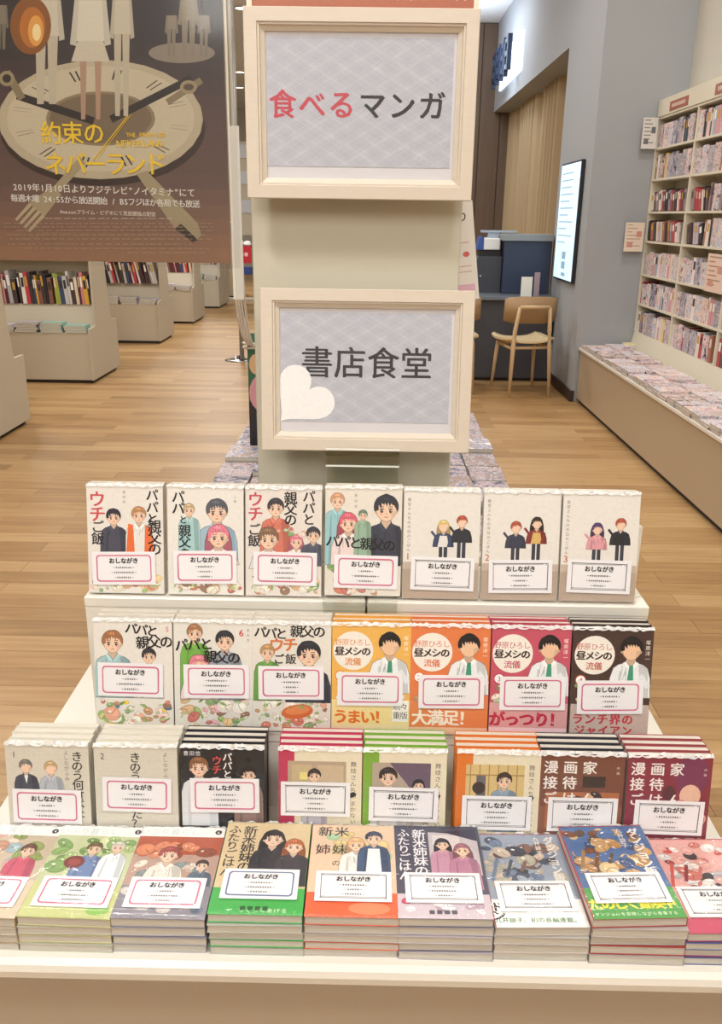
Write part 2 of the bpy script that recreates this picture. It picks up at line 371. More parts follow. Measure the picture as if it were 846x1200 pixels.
# ceiling lamps
M_lamp = mat('lamp_lens', 'fff', .4, emit='fff4e2', es=9)
bm = NB(); lathe(bm, [(.10, 0), (.105, -.012), (.085, -.014), (.08, -.004)], 20); ring_me = mesh('trim_ring', bm, M_ceil)
bm = NB(); lathe(bm, [(.08, -.003), (.08, -.006)], 20); lens_me = mesh('lens', bm, M_lamp)
for i, (x, y) in enumerate([(-2.0, 9.3), (-2.55, 17.9), (-2.87, 20.0), (-1.75, 12.6), (-.75, -.9), (.2, -.9), (-.4, .6), (.5, .7), (-1.5, 1.9), (1.2, 2.1), (-3.8, 4.6), (-.2, 4.8)]):
    t = thing('ceiling_downlight', 'small round ceiling downlight, ' + ['over the left aisle pole', 'farthest but one down the left aisle', 'farthest down the left aisle', 'over the fourth left shelving unit', 'behind the camera to the left', 'behind the camera to the right', 'above the front table, left', 'above the front table, right', 'above the poster, left side', 'above the right aisle', 'above the left shelving nearest', 'above the rear table'][i], 'ceiling lamp', (x, y, CEIL), group='round downlights in the ceiling')
    link('trim_ring', ring_me, t); link('lens', lens_me, t)

# ------------------------------------------------------------------ display table and its risers
TX0, TX1, TZ = -.605, .575, .5
t = thing('display_table', 'low cream display table under the rows of comics, nearest the camera', 'table', (0, 0, 0))
bm = NB()
prof = [(.885, TZ-.034), (.877, TZ-.026), (.875, TZ-.014), (.878, TZ-.005), (.886, TZ), (2.1, TZ), (2.1, TZ-.034)]
prism(bm, prof, 'x', TX0, TX1); obj('tabletop', bm, M_white, t)
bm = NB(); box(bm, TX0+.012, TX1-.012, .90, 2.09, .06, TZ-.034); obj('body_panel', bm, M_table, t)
bm = NB(); box(bm, TX0+.05, TX1-.05, .94, 2.05, 0, .06); obj('kickboard', bm, M_kick, t)
def riser(x0, x1, y0, y1, z1, label):
    t = thing('display_riser', label, 'display stand', ((x0+x1)/2, (y0+y1)/2, TZ), group=None); h = z1-TZ; a, b = (x1-x0)/2, (y1-y0)/2
    bm = NB(); box(bm, -a, a, -b, b, h-.018, h); obj('top_board', bm, M_white, t, bevel=.0015, bseg=1)
    bm = NB(); box(bm, -a+.001, a-.001, -b+.001, -b+.012, 0, h-.018); obj('front_panel', bm, M_white, t)
    for s in (-1, 1):
        bm = NB(); box(bm, min(s*a, s*(a-.012)), max(s*a, s*(a-.012)), -b+.0125, b, 0, h-.0185); obj('side_panel', bm, M_white, t)
RB_Z, RA_Z = .835, .645
riser(-.471, -.003, 1.30, 1.465, RB_Z, 'left half of the tall white riser carrying the top row of comics')
riser(.000, .466, 1.30, 1.465, RB_Z, 'right half of the tall white riser carrying the top row of comics')
riser(-.445, .458, 1.203, 1.298, RA_Z, 'lower white riser under the second row of comics')
bm = NB(); box(bm, .448, .462, 1.37, 1.382, RB_Z, RB_Z+.115); box(bm, .448, .462, 1.34, 1.37, RB_Z, RB_Z+.004)
tag(obj('book_support', bm, M_white, bevel=.001, bseg=1), 'white upright bracket at the right end of the top row', 'book support')

# post with its genre sign
bm = NB(); box(bm, -.198, .142, 1.47, 1.80, TZ, 1.70)
tag(obj('display_post', bm, M_post, bevel=.002, bseg=1), 'square beige post rising from the table behind both frames', 'post')
t = thing('genre_sign', 'brick red sign with white lettering on top of the beige post', 'sign', (-.022, 1.46, 1.70))
bm = NB(); box(bm, -.172, .172, -.012, .0, 0.0005, .2); box(bm, -.15, .15, 0, .2, .0005, .19); obj('sign_board', bm, mat('sign_cream', 'efe3cd', .5), t)
p = Print(); p.rect(-164, 22, 328, 170, 'b0664a')
p.text('新刊コミック・ライトノベル', -147, 52, 26, 'f6ead8', bold=.6, step=24.6)
p.build('lettering', t, loc=(0, -.0125, 0), rot=(math.pi/2, 0, 0))

# ------------------------------------------------------------------ picture frames
def paper_mat():
    m = mat('patterned_paper', 'c9c9d1', .7); b = m.node_tree.nodes['Principled BSDF']
    tc = nd(m, 'ShaderNodeTexCoord'); sp = nd(m, 'ShaderNodeSeparateXYZ'); lk(m, tc.outputs['Object'], sp.inputs[0])
    def mth(op, a, bb):
        n = nd(m, 'ShaderNodeMath', operation=op)
        for i, v in enumerate((a, bb)):
            if v is None: continue
            if isinstance(v, (int, float)): n.inputs[i].default_value = v
            else: lk(m, v, n.inputs[i])
        return n.outputs[0]
    xs = mth('MULTIPLY', sp.outputs['X'], 22.0); zs = mth('MULTIPLY', sp.outputs['Y'], 38.0)
    out = None
    for q in (mth('ADD', xs, zs), mth('SUBTRACT', xs, zs)):
        fr = mth('ABSOLUTE', mth('SUBTRACT', mth('FRACT', q, None), .5), None)
        a = mth('LESS_THAN', fr, .035)
        b1 = mth('MULTIPLY', mth('LESS_THAN', mth('ABSOLUTE', mth('SUBTRACT', fr, .13), None), .018), .9)
        b2 = mth('MULTIPLY', mth('LESS_THAN', mth('ABSOLUTE', mth('SUBTRACT', fr, .30), None), .018), .8)
        s_ = mth('ADD', a, mth('ADD', b1, b2)); out = s_ if out is None else mth('MAXIMUM', out, s_)
    nz = nd(m, 'ShaderNodeTexNoise'); nz.inputs['Scale'].default_value = 60; nz.inputs['Detail'].default_value = 3; lk(m, tc.outputs['Object'], nz.inputs['Vector'])
    o2 = mth('MULTIPLY', out, mth('ADD', mth('MULTIPLY', nz.outputs['Fac'], 1.4), -.25))
    mx = nd(m, 'ShaderNodeMixRGB'); mx.inputs[1].default_value = lin('bbbec9'); mx.inputs[2].default_value = lin('e0e0e6')
    lk(m, o2, mx.inputs[0]); lk(m, mx.outputs[0], b.inputs['Base Color']); return m
M_paper = paper_mat()
FW, FH = .345, .262
def frame(label, loc, rx, ry, words, draw):
    """front plane at local y=0, x and z centred"""
    t = thing('picture_frame', label, 'picture frame', loc); t.rotation_euler = (rx, ry, 0)
    # moulding section (distance in from the outer edge, depth): outer band, step, inner bevel
    sec = [(0, .016), (0, .001), (.001, 0), (.019, 0), (.020, .003), (.0225, .003), (.0235, .0065), (.030, .0105), (.030, .016)]
    for side in range(4):
        bm = NB(); rings = []
        for end in (0, 1):
            ring = []
            for d, y in sec:
                if side in (0, 2):   # bottom, top
                    s = -1 if side == 0 else 1; x = (-1 if end == 0 else 1)*(FW/2-d); z = s*(FH/2-d)
                else:
                    s = -1 if side == 1 else 1; x = s*(FW/2-d); z = (-1 if end == 0 else 1)*(FH/2-d)
                ring.append(bm.verts.new((x, y, z)))
            rings.append(ring)
        for i in range(len(sec)):
            j = (i+1) % len(sec); bm.faces.new([rings[0][i], rings[1][i], rings[1][j], rings[0][j]])
        bm.faces.new(rings[0]); bm.faces.new(rings[1][::-1])
        obj('rail', bm, M_frame, t)
    bm = NB(); box(bm, -FW/2+.029, FW/2-.029, .0135, .0155, -FH/2+.029, FH/2-.029); obj('backing_board', bm, mat('white_mount', 'dedce0', .6), t)
    w2, h2 = FW/2-.031, FH/2-.031
    bm = NB(); box(bm, -w2+.001, w2-.004, -h2+.016, h2-.006, 0, .0006)
    pap = obj('patterned_paper', bm, M_paper, t, loc=(0, .0134, 0), rot=(math.pi/2, 0, 0))
    bm = NB(); box(bm, -FW/2+.029, FW/2-.029, .0105, .0115, -FH/2+.029, FH/2-.029); obj('glass', bm, M_glass, t)
    p = Print(); draw(p); p.build('lettering', t, loc=(0, .0126, 0), rot=(math.pi/2, 0, 0), m=INK)
    return t
def d1(p):
    p.text('食べる', -118, 3, 42, 'c9495a', bold=1.8, step=44.5)
    p.text('マンガ', 17, 3, 42, '2c2b30', bold=1.8, step=45)
frame('upper cream wooden frame with red and black lettering on grey patterned paper', (-.023, 1.415, 1.594), math.radians(-1), 0, '', d1)
def d2(p): p.text('書店食堂', -82, 14, 54, '2c2b30', bold=1.3, step=54.5)
fl = frame('lower cream wooden frame with all black lettering and a white heart inside', (-.008, 1.405, 1.198), math.radians(-6), 0, '', d2)
hp = []
for i in range(40):
    t_ = 2*math.pi*i/40; hp.append((16*math.sin(t_)**3, 13*math.cos(t_)-5*math.cos(2*t_)-2*math.cos(3*t_)-math.cos(4*t_)))
p = Print(); r = math.radians(-42); K = 3.3
pts = [((x*math.cos(r)-y*math.sin(r))*K-106, (x*math.sin(r)+y*math.cos(r))*K-44) for x, y in hp]
pts = [(max(x, -143), y) for x, y in pts]
p.poly(pts, 'fbfbfb'); hs = p.build('heart_cutout', fl, loc=(0, .0122, 0), rot=(math.pi/2, 0, 0)); hs['label'] = 'white heart cutout'
bm = NB(); tube(bm, [(-.023, 1.47, 1.70), (-.023, 1.455, 1.70), (-.023, 1.452, 1.708)], .003, 6)
tag(obj('frame_hook', bm, M_chrome), 'small metal hook holding the upper frame on the post', 'hook')
M_acrylt = clear_mat('tinted_acrylic', (.9, .91, .88), .1, ior=1.6); M_edge = mat('painted_acrylic_highlight', 'f4f6f0', .15, coat=1)
# clear acrylic easel holding the lower frame; its base plate hooks over the riser edge
t = thing('acrylic_easel', 'clear acrylic easel holding up the lower frame above the top row', 'easel', (-.012, 1.38, RB_Z))
bm = NB(); box(bm, -.061, .061, -.098, .078, 0, .003); obj('base_plate', bm, M_acryl, t)
bm = NB(); box(bm, -.061, .061, -.086, -.083, -.028, 0); obj('front_lip', bm, M_acryl, t)
bm = NB(); box(bm, -.061, .061, .05, .053, .003, .225); obj('back_plate', bm, M_acrylt, t)
bm = NB(); box(bm, -.061, .061, .005, .05, .226, .2285); box(bm, -.061, .061, .002, .005, .210, .2365); obj('ledge', bm, M_acrylt, t)
for z in (.2085, .2366):
    bm = NB(); box(bm, -.061, .061, .0012, .0056, z, z+.0022); obj('edge_highlight', bm, M_edge, t)  # white strips painting highlights along the ledge's clear edges

# ------------------------------------------------------------------ comics
BW, BH, BT = .126, .182, .0135
def book_meshes(t, color, pagemat):
    w2 = BW/2; e = .0006
    bm = NB(); box(bm, -w2, w2, 0, BH, t-e, t); box(bm, -w2, w2, 0, BH, 0, e); box(bm, w2-e, w2, 0, BH, e, t-e)
    me = mesh('manga_volume', bm, mat('cover_'+color, color, .4, coat=.4))
    bm = NB(); box(bm, -w2+.0012, w2-e, .0012, BH-.0012, e, t-e); pg = mesh('page_block', bm, pagemat)
    return me, pg
_bm_cache = {}
def get_book(color, t=BT, pm=None):
    k = (color, t, pm and pm.name)
    if k not in _bm_cache: _bm_cache[k] = book_meshes(t, color, pm or M_page)
    return _bm_cache[k]
def film_meshes(t):
    w2 = BW/2+.0008; bm = NB(); n = 9; m_ = 12
    g = [[bm.verts.new((-w2+2*w2*i/n, -.0006+(BH+.0012)*j/m_, t+.0009+random.uniform(0, .0007))) for i in range(n+1)] for j in range(m_+1)]
    for j in range(m_):
        for i in range(n): bm.faces.new([g[j][i], g[j][i+1], g[j+1][i+1], g[j+1][i]]).smooth = True
    b0 = [bm.verts.new((-w2+2*w2*i/n, -.0009, .0004)) for i in range(n+1)]
    for i in range(n): bm.faces.new([b0[i], b0[i+1], g[0][i+1], g[0][i]]).smooth = True
    film = mesh('shrink_film', bm, M_film)
    bm = NB(); n = 26                              # crinkled seam where the film is sealed along the head
    a = [bm.verts.new((-w2+2*w2*i/n, BH+.0005, t*random.uniform(.5, 1.0))) for i in range(n+1)]
    b = [bm.verts.new((-w2+2*w2*i/n, BH+random.uniform(.0012, .0042), t*random.uniform(.5, 1.05))) for i in range(n+1)]
    c = [bm.verts.new((-w2+2*w2*i/n, BH-random.uniform(.0005, .004), t+.001+random.uniform(0, .0008))) for i in range(n+1)]
    for i in range(n):
        bm.faces.new([a[i], a[i+1], b[i+1], b[i]]); bm.faces.new([c[i], c[i+1], b[i+1], b[i]])
    return film, mesh('film_seam', bm, M_seam)
FILMS = [film_meshes(BT) for _ in range(3)]
# ---- the menu slip on every front copy
def slip_print(style, seed):
    rd = random.Random(seed); p = Print()
    if style in ('pink', 'blue'):
        c = {'pink': 'd97a98', 'blue': '5f6f9a'}[style]; c2 = {'pink': 'c95f80', 'blue': '6c7aa0'}[style]
        def rr(a, b, cc, wd):
            P = []
            for cx, cy, a0 in ((a-5, b-5, 0), (-a+5, b-5, 90), (-a+5, -b+5, 180), (a-5, -b+5, 270)):
                for k in range(4): th = math.radians(a0+k*30); P.append((cx+5*math.cos(th)+rd.uniform(-.3, .3), cy+5*math.sin(th)+rd.uniform(-.3, .3)))
            for i in range(len(P)): p.line(*P[i], *P[(i+1) % len(P)], wd, cc)
        rr(45, 22, c, 1.9); rr(44.2, 21.0, c2, .9)
    else:
        c = '3d3d44'
        a, b = 45, 22
        p.line(-a, b, a-2, b, 1.1, c); p.line(-a+2, b-2, a-8, b-1.5, .8, '777'); p.line(-a, b, -a+.6, -b, .9, c); p.line(a, b-1, a-.5, -b, 1.3, c)
        p.line(-a, -b, a, -b, .9, c); p.line(-a+3, -b+2, a-3, -b+2, .7, '777'); p.line(-a-1.6, b+1.4, -a+3, b-3, .8, c); p.line(a+1, b+1.4, a-4, b-3, .8, c)
        p.line(-a-1, -b-1, -a+4, -b+3, .8, c); p.line(a+1, -b-1, a-4, -b+3, .8, c)
    q = Print(); q.z = .0003
    q.text('おしながき', -20, 12.8, 10.2, '1c1c20', step=9.8, bold=.8)
    for k in range(3):                                # three lines of tiny menu items, too small to read
        y = 1.5-8.4*k; n = rd.randint(5, 11); wd = 3.4; x = -n*wd/2
        q.line(x-4, y, x-1.5, y, .8, '555'); q.line(x+n*wd+1, y, x+n*wd+3.5, y, .8, '555')
        for i in range(n):
            cx = x+i*wd+1.4
            q.rect(cx-1.3, y-.7, 2.5, .9, '2e2e34'); q.rect(cx-.9+rd.uniform(0, 1), y-1.7, .8, 3.2, '2e2e34')
            if rd.random() < .6: q.rect(cx-1.0, y+.7, 2.0, .5, '55555a')
    return p, q
_slips = {}
def slip(parent, style, x, y, t, seed, rot=0):
    key = (style, seed % 4)
    if key not in _slips:
        a, b = slip_print(style, seed % 4+11*len(style)); bm = NB(); box(bm, -.0525, .0525, -.028, .028, 0, .0004)
        _slips[key] = (mesh('menu_slip', bm, M_slip), a.mesh('slip_border'), b.mesh('slip_lettering'))
    s_, a, b = _slips[key]
    o = link('menu_slip', s_, parent, ((x-63)*.001, y*.001, t+.0014), (0, 0, math.radians(rot)))
    link('slip_border', a, o, (0, 0, .0005)); link('slip_lettering', b, o, (0, 0, .0005))
    o['label'] = {'pink': 'white card slip with pink rounded border', 'ink': 'white card slip with thin black border', 'blue': 'white card slip with blue border'}[style]
# ---- cover pictures: generic people, food and blocks of colour
SK = 'f2cfb4'
def dk(c, k=.72):
    c = c.lstrip('#'); c = ''.join(q*2 for q in c) if len(c) == 3 else c
    return ''.join('%02x' % max(0, min(255, int(int(c[i:i+2], 16)*k))) for i in (0, 2, 4))
def outl(p, pts, wd, c, closed=True):
    n = len(pts)
    for i in range(n if closed else n-1): p.line(*pts[i], *pts[(i+1) % n], wd, c)
def fig(p, x, y, s, hair, cloth, skin=SK, long=False, face=True, body=True, apron=None, flip=1, h=None, shade=None):
    """plain drawn person: (x,y) head centre, s head radius in mm"""
    h = h or s*3.2; h = max(h, y-52) if body and face else h; rd = random.Random(int(x*7+y*3+s)); lw = max(.35, s*.045); sd = shade or dk(cloth, .86); ol = dk(cloth, .5)
    hd = dk(hair, .75); hl = dk(hair, 1.25); so = dk(skin, .62)
    if long:
        B = [(x-1.0*s, y+.6*s), (x-1.3*s, y-.4*s), (x-1.35*s, y-1.5*s), (x-1.05*s, y-2.1*s), (x-.8*s, y-1.7*s), (x-.5*s, y-2.2*s), (x, y-1.8*s), (x+.5*s, y-2.2*s), (x+.8*s, y-1.7*s), (x+1.1*s, y-2.1*s), (x+1.35*s, y-1.4*s), (x+1.3*s, y-.4*s), (x+1.0*s, y+.6*s)]
        p.poly(B, hd); outl(p, B, lw, dk(hair, .5))
    if body:
        B = [(x-.4*s, y-.95*s), (x+.4*s, y-.95*s), (x+.55*s, y-1.3*s), (x+1.2*s, y-1.5*s), (x+1.65*s, y-1.85*s), (x+1.95*s, y-2.9*s), (x+2.05*s, y-h), (x-2.05*s, y-h), (x-1.95*s, y-2.9*s), (x-1.65*s, y-1.85*s), (x-1.2*s, y-1.5*s), (x-.55*s, y-1.3*s)]
        if h < 2.95*s: B = [b for b in B if b[1] > y-2.85*s or b[1] == y-h]
        p.poly(B, cloth)
        if h > 2.4*s:
            p.poly([(x+.75*s, y-1.5*s), (x+1.2*s, y-1.5*s), (x+1.65*s, y-1.85*s), (x+1.9*s, y-h), (x+1.15*s, y-h)], sd)
            p.poly([(x-1.05*s, y-2.1*s), (x-.85*s, y-2.2*s), (x-.9*s, y-h), (x-1.3*s, y-h)], sd)
            for k in range(4): a = x+rd.uniform(-1, 1)*s; p.line(a, y-rd.uniform(1.6, 2.2)*s, a+rd.uniform(-.3, .3)*s, y-min(h, rd.uniform(2.4, 3.2)*s), lw*.8, ol)
        outl(p, B, lw, ol)
        p.poly([(x-.34*s, y-.7*s), (x+.34*s, y-.7*s), (x+.42*s, y-1.25*s), (x, y-1.75*s), (x-.42*s, y-1.25*s)], dk(skin, .88))
        p.poly([(x-.42*s, y-1.2*s), (x, y-1.78*s), (x-.25*s, y-2.0*s), (x-.75*s, y-1.3*s)], dk(cloth, 1.12)); p.poly([(x+.42*s, y-1.2*s), (x, y-1.78*s), (x+.25*s, y-2.0*s), (x+.75*s, y-1.3*s)], dk(cloth, 1.08))
        outl(p, [(x-.42*s, y-1.2*s), (x, y-1.78*s), (x+.42*s, y-1.2*s)], lw, ol, False)
        if apron: p.poly([(x-.7*s, y-1.8*s), (x+.7*s, y-1.8*s), (x+1.1*s, y-h), (x-1.1*s, y-h)], apron)
    p.ell(x-.86*s, y-.15*s, .17*s, .27*s, dk(skin, .9)); p.ell(x+.86*s, y-.15*s, .17*s, .27*s, dk(skin, .9))
    Fc = [(x-.86*s, y+.5*s), (x-.88*s, y-.1*s), (x-.76*s, y-.55*s), (x-.4*s, y-.93*s), (x, y-1.08*s), (x+.4*s, y-.93*s), (x+.76*s, y-.55*s), (x+.88*s, y-.1*s), (x+.86*s, y+.5*s)]
    p.poly(Fc, skin); outl(p, Fc, lw*.9, so, False)
    p.poly([(x+.5*s, y-.1*s), (x+.88*s, y-.1*s), (x+.76*s, y-.55*s), (x+.4*s, y-.93*s)], dk(skin, .92))
    if face:
        for d in (-.38, .38):
            p.ell(x+d*s, y-.16*s, .13*s, .17*s, '33282a', n=10); p.ell(x+(d+.04)*s, y-.11*s, .04*s, .05*s, 'fff', n=6)
            p.line(x+(d-.2)*s, y+.02*s, x+(d+.2)*s, y+.04*s, .07*s, '33282a'); p.line(x+(d-.2)*s, y+.2*s, x+(d+.18)*s, y+.24*s, .06*s, hd)
            p.ell(x+d*1.25*s, y-.42*s, .14*s, .07*s, 'eeb09c', n=8)
        p.line(x-.02*s, y-.32*s, x+.05*s, y-.46*s, .05*s, so); p.line(x-.16*s, y-.68*s, x+.16*s, y-.68*s, .07*s, 'a8594e')
    # hair: a cap with a ragged fringe and strands
    top = [(x+1.06*s*math.cos(t), y+.22*s+1.08*s*math.sin(t)*(1+rd.uniform(-.03, .06))) for t in [math.radians(-22+224*i/14) for i in range(15)]]
    fr = []; n = 7
    for i in range(n+1):
        u = -1+2*i/n; fr.append((x+u*.93*s, y+(.14+.52*(1-u*u))*s))
        if i < n: fr.append((x+(u+1/n+.1*flip)*.86*s, y+(-.08+.5*(1-u*u)*rd.uniform(.55, 1.1))*s))
    cap = top + fr[1:-1]
    p.poly(cap, hair)
    p.poly([(x-.5*s, y+.95*s), (x-.1*s, y+1.1*s), (x+.3*s, y+1.0*s), (x+.2*s, y+.8*s), (x-.3*s, y+.85*s)], hl)
    for k in range(7):
        a = math.radians(30+120*k/6); p.line(x+.95*s*math.cos(a), y+.2*s+.95*s*math.sin(a), x+.45*s*math.cos(a)+rd.uniform(-.1, .1)*s, y+.5*s, lw*.8, hd)
    outl(p, top, lw, dk(hair, .45), False)
    return p
def blobs(p, x0, y0, x1, y1, cols, n, r0, r1, seed):
    rd = random.Random(seed)
    for i in range(n):
        r = r0+(r1-r0)*rd.random()**2.2*.9; cx, cy = rd.uniform(x0+r, x1-r), rd.uniform(y0+r*.6, y1-r*.6); c = cols[rd.randrange(len(cols))]; ro = rd.uniform(-40, 40); ry = r*rd.uniform(.5, .9)
        p.ell(cx, cy, r+.5, ry+.5, dk(c, .78), ro, 12); p.ell(cx, cy, r, ry, c, ro, 12); p.ell(cx+.15*r, cy+.2*ry, r*.66, ry*.55, dk(c, 1.07), ro, 9)
        for k in range(2): a = rd.uniform(0, 6.28); p.line(cx, cy, cx+r*.8*math.cos(a), cy+ry*.8*math.sin(a), r*.1+.3, dk(c, .8))
        if rd.random() < .5: p.ell(cx-r*.25, cy+ry*.3, r*.2, ry*.16, 'fdf8f0', ro, 7)
    return p
def leaves(p, x0, y0, x1, y1, cols, n, seed):
    rd = random.Random(seed)
    for i in range(n):
        x, y, l, a = rd.uniform(x0, x1), rd.uniform(y0, y1), rd.uniform(3, 9), rd.uniform(0, 6.28); ca, sa = math.cos(a)*l, math.sin(a)*l
        x = max(x0+9, min(x1-9, x)); y = max(y0+7, min(y1-7, y)); p.poly([(x-ca, y-sa), (x+sa*.35, y-ca*.35), (x+ca, y+sa), (x-sa*.35, y+ca*.35)], cols[rd.randrange(len(cols))])
    return p
def dish(p, x, y, r, food, rim='f4f0ea', seed=1):
    p.ell(x, y, r, r*.55, rim); p.ell(x, y+.05*r, r*.82, r*.42, 'd9c4ac'); blobs(p, x-r*.7, y-r*.3, x+r*.7, y+r*.4, food, 7, r*.14, r*.28, seed)
FOOD = ['a3bf74', 'd98672', 'efd09a', 'c79a72', 'ece2cf', '8aab74', 'e9ae94', '9c7a66', 'f6efe2', 'cf7a72', 'efe6da', 'd9b48c', 'f1d9cc', 'b9c9a0']
def bg(p, c): p.rect(0, 0, 126, 182, c)
def a_uchi1(p):
    bg(p, 'e9e4dc'); blobs(p, 2, 2, 124, 40, FOOD, 40, 3, 15, 3); leaves(p, 2, 2, 124, 42, ['8fae62', 'b4c98a', '6f9450', 'e6efd0'], 16, 5)
    fig(p, 44, 128, 11.5, '2b2d3c', '4a4c5c', h=62, shade='3c3e4d'); fig(p, 86, 132, 11.5, 'c08a5c', 'e9e6e0', h=62)
    p.poly([(68, 118), (76, 116), (78, 70), (64, 70)], 'e8713c'); p.poly([(96, 116), (106, 112), (110, 70), (94, 70)], 'e8713c')
    p.text('ウチ', 17, 158, 27, 'd04a52', True, 25, bold=.9); p.text('ご飯', 17, 112, 21, '1d1c20', True, 20, bold=.6)
    p.text('パパと', 108, 166, 20, '17171b', True, 20, bold=.7, rot=0); p.text('親父の', 111, 114, 22, '17171b', True, 19, bold=.7)
    p.text('豊田悠', 62, 170, 5, '777', True, 8)
def a_uchi2(p):
    bg(p, 'ebe7df'); blobs(p, 2, 2, 124, 34, FOOD, 36, 3, 15, 5); leaves(p, 2, 2, 124, 38, ['8fae62', 'b4c98a', '6f9450', 'e6efd0'], 16, 5)
    fig(p, 82, 140, 17, '5a5c66', 'a3bfd0', h=70, shade='8fabc0'); fig(p, 36, 142, 9, 'c9b089', 'a9d0cf', h=40)
    fig(p, 84, 98, 17, 'e88397', 'f3e3e0', long=True, h=45)
    p.text('パパ', 18, 164, 21, '17171b', True, 19, bold=.7); p.text('と', 26, 126, 14, '17171b', bold=.5); p.text('親父の', 28, 108, 20, '17171b', True, 19, bold=.7)
    p.text('ご飯', 112, 165, 5, '888', True, 7)
def a_uchi3(p):
    bg(p, 'e8e0d8'); blobs(p, 4, 2, 124, 36, FOOD, 36, 3, 15, 8); leaves(p, 2, 2, 124, 38, ['8fae62', 'b4c98a', '6f9450', 'e6efd0'], 16, 5)
    fig(p, 50, 148, 13, '3c3a40', 'd77a67', h=40); fig(p, 38, 96, 16, '8a6a52', 'dfe3e3', h=50); fig(p, 84, 92, 10, 'e88397', 'efe0da', h=34, long=True)
    fig(p, 112, 104, 11, '3b3c48', '55586a', h=48); blobs(p, 50, 100, 100, 116, FOOD, 10, 3, 6, 2)
    p.text('ウチ', 16, 162, 25, 'c8485a', True, 24, bold=.9); p.text('ご飯', 14, 112, 20, '1d1c20', True, 19, bold=.6)
    p.text('親父の', 74, 165, 21, '17171b', True, 18, bold=.7); p.text('パパと', 104, 168, 20, '17171b', True, 19, bold=.7)
def a_uchi4(p):
    bg(p, 'e9e2d6'); blobs(p, 2, 2, 124, 70, FOOD, 53, 3, 15, 12)
    fig(p, 20, 158, 11, 'd9a27e', '9cc9cf', h=58); fig(p, 100, 146, 19, '34363f', '3c4050', h=70, shade='303340'); fig(p, 38, 122, 14, 'e0697c', 'efdcd8', long=True, h=36)
    fig(p, 62, 136, 7, '6d8a74', '9ab8a0', h=22)
    p.text('パパと', 12, 92, 21, '17171b', step=19, bold=.8, rot=-4); p.text('親父の', 68, 88, 21, '17171b', step=19, bold=.8, rot=-3)
    p.text('豊田悠', 50, 168, 5, '8a7a70', True, 9)
def pair(hair1, cl1, hair2, cl2, num, l1=False, l2=False, ap1=None, ap2=None, x1=66, x2=96):
    def f(p):
        bg(p, 'eae6de'); p.rect(0, 0, 126, 62, 'c9b7a6')
        p.rect(0, 0, 126, 50, 'b8a493')
        for x, hh, cc, ll, ap in ((x1, hair1, cl1, l1, ap1), (x2, hair2, cl2, l2, ap2)):
            y = 122 if x == x1 else 130
            fig(p, x, y, 8.5, hh, cc, long=ll, face=False, h=34, apron=ap); p.rect(x-7, y-74, 6, 40, '3a3c48'); p.rect(x+1, y-74, 6, 40, '3a3c48')
            p.line(x-12, y-18, x-20, y-8, 4, cc); p.line(x+12, y-18, x+8, y-34, 4, cc)
        p.text('衛宮さんちの今日のごはん', 9, 166, 6.2, '6a5f58', True, 7.6); p.text(num, 8, 72, 15, 'c9806a', bold=.4)
    return f
def a_u5(p):
    bg(p, 'eae5dc'); blobs(p, 2, 2, 124, 50, FOOD+['f3d23c', '4f7fa8'], 46, 3, 15, 22); leaves(p, 2, 2, 124, 52, ['8fae62', 'b4c98a', '6f9450', 'e6efd0'], 16, 5)
    fig(p, 30, 144, 16, 'a9744e', 'a9c9cc', h=70); fig(p, 88, 122, 11, '33343e', 'e8e6e2', h=44)
    p.text('パパと', 60, 168, 19, '17171b', step=17, bold=.8, rot=-6); p.text('親父の', 78, 145, 21, '17171b', step=19, bold=.8, rot=3); p.text('5', 118, 168, 12, 'c8485a')
def a_u6(p):
    bg(p, 'e9e5dc'); blobs(p, 2, 2, 124, 66, FOOD+['f3b8c0'], 46, 3, 15, 25); leaves(p, 2, 2, 124, 60, ['8fae62', 'b4c98a', '6f9450', 'e6efd0'], 16, 5)
    fig(p, 34, 162, 12, 'ae7d58', '78b34e', h=60, shade='66a040'); fig(p, 82, 150, 14, '2f3138', '9aa2b0', h=50); fig(p, 40, 108, 15, 'e78898', 'efd8d8', h=20, long=True)
    p.text('パパと', 12, 142, 21, '17171b', step=20, bold=.8, rot=4); p.text('親父の', 58, 124, 21, '17171b', step=19, bold=.8, rot=-2); p.text('6', 108, 164, 15, 'cc3f50', bold=.4); p.text('豊田悠', 119, 168, 5, '888', True, 8)
def a_u7(p):
    bg(p, 'e9e4da'); blobs(p, 2, 2, 124, 60, FOOD, 46, 3, 15, 28); p.ell(72, 34, 26, 12, 'd9733f', 8); p.ell(72, 36, 20, 7, 'e8915c', 8); leaves(p, 2, 2, 124, 56, ['8fae62', 'b4c98a', '6f9450', 'e6efd0'], 16, 5)
    fig(p, 90, 130, 18, '2c2e38', '384052', h=80, shade='2c3344'); fig(p, 24, 132, 11, 'c09a68', '6aa24c', h=50)
    p.text('パパと', 12, 166, 19, '17171b', step=17, bold=.8, rot=-4); p.text('親父の', 70, 168, 20, '17171b', step=18, bold=.8); p.text('ウチ', 38, 146, 24, 'd9763c', step=22, bold=.9); p.text('ご飯', 42, 122, 17, '2c2b30', step=19, bold=.6)
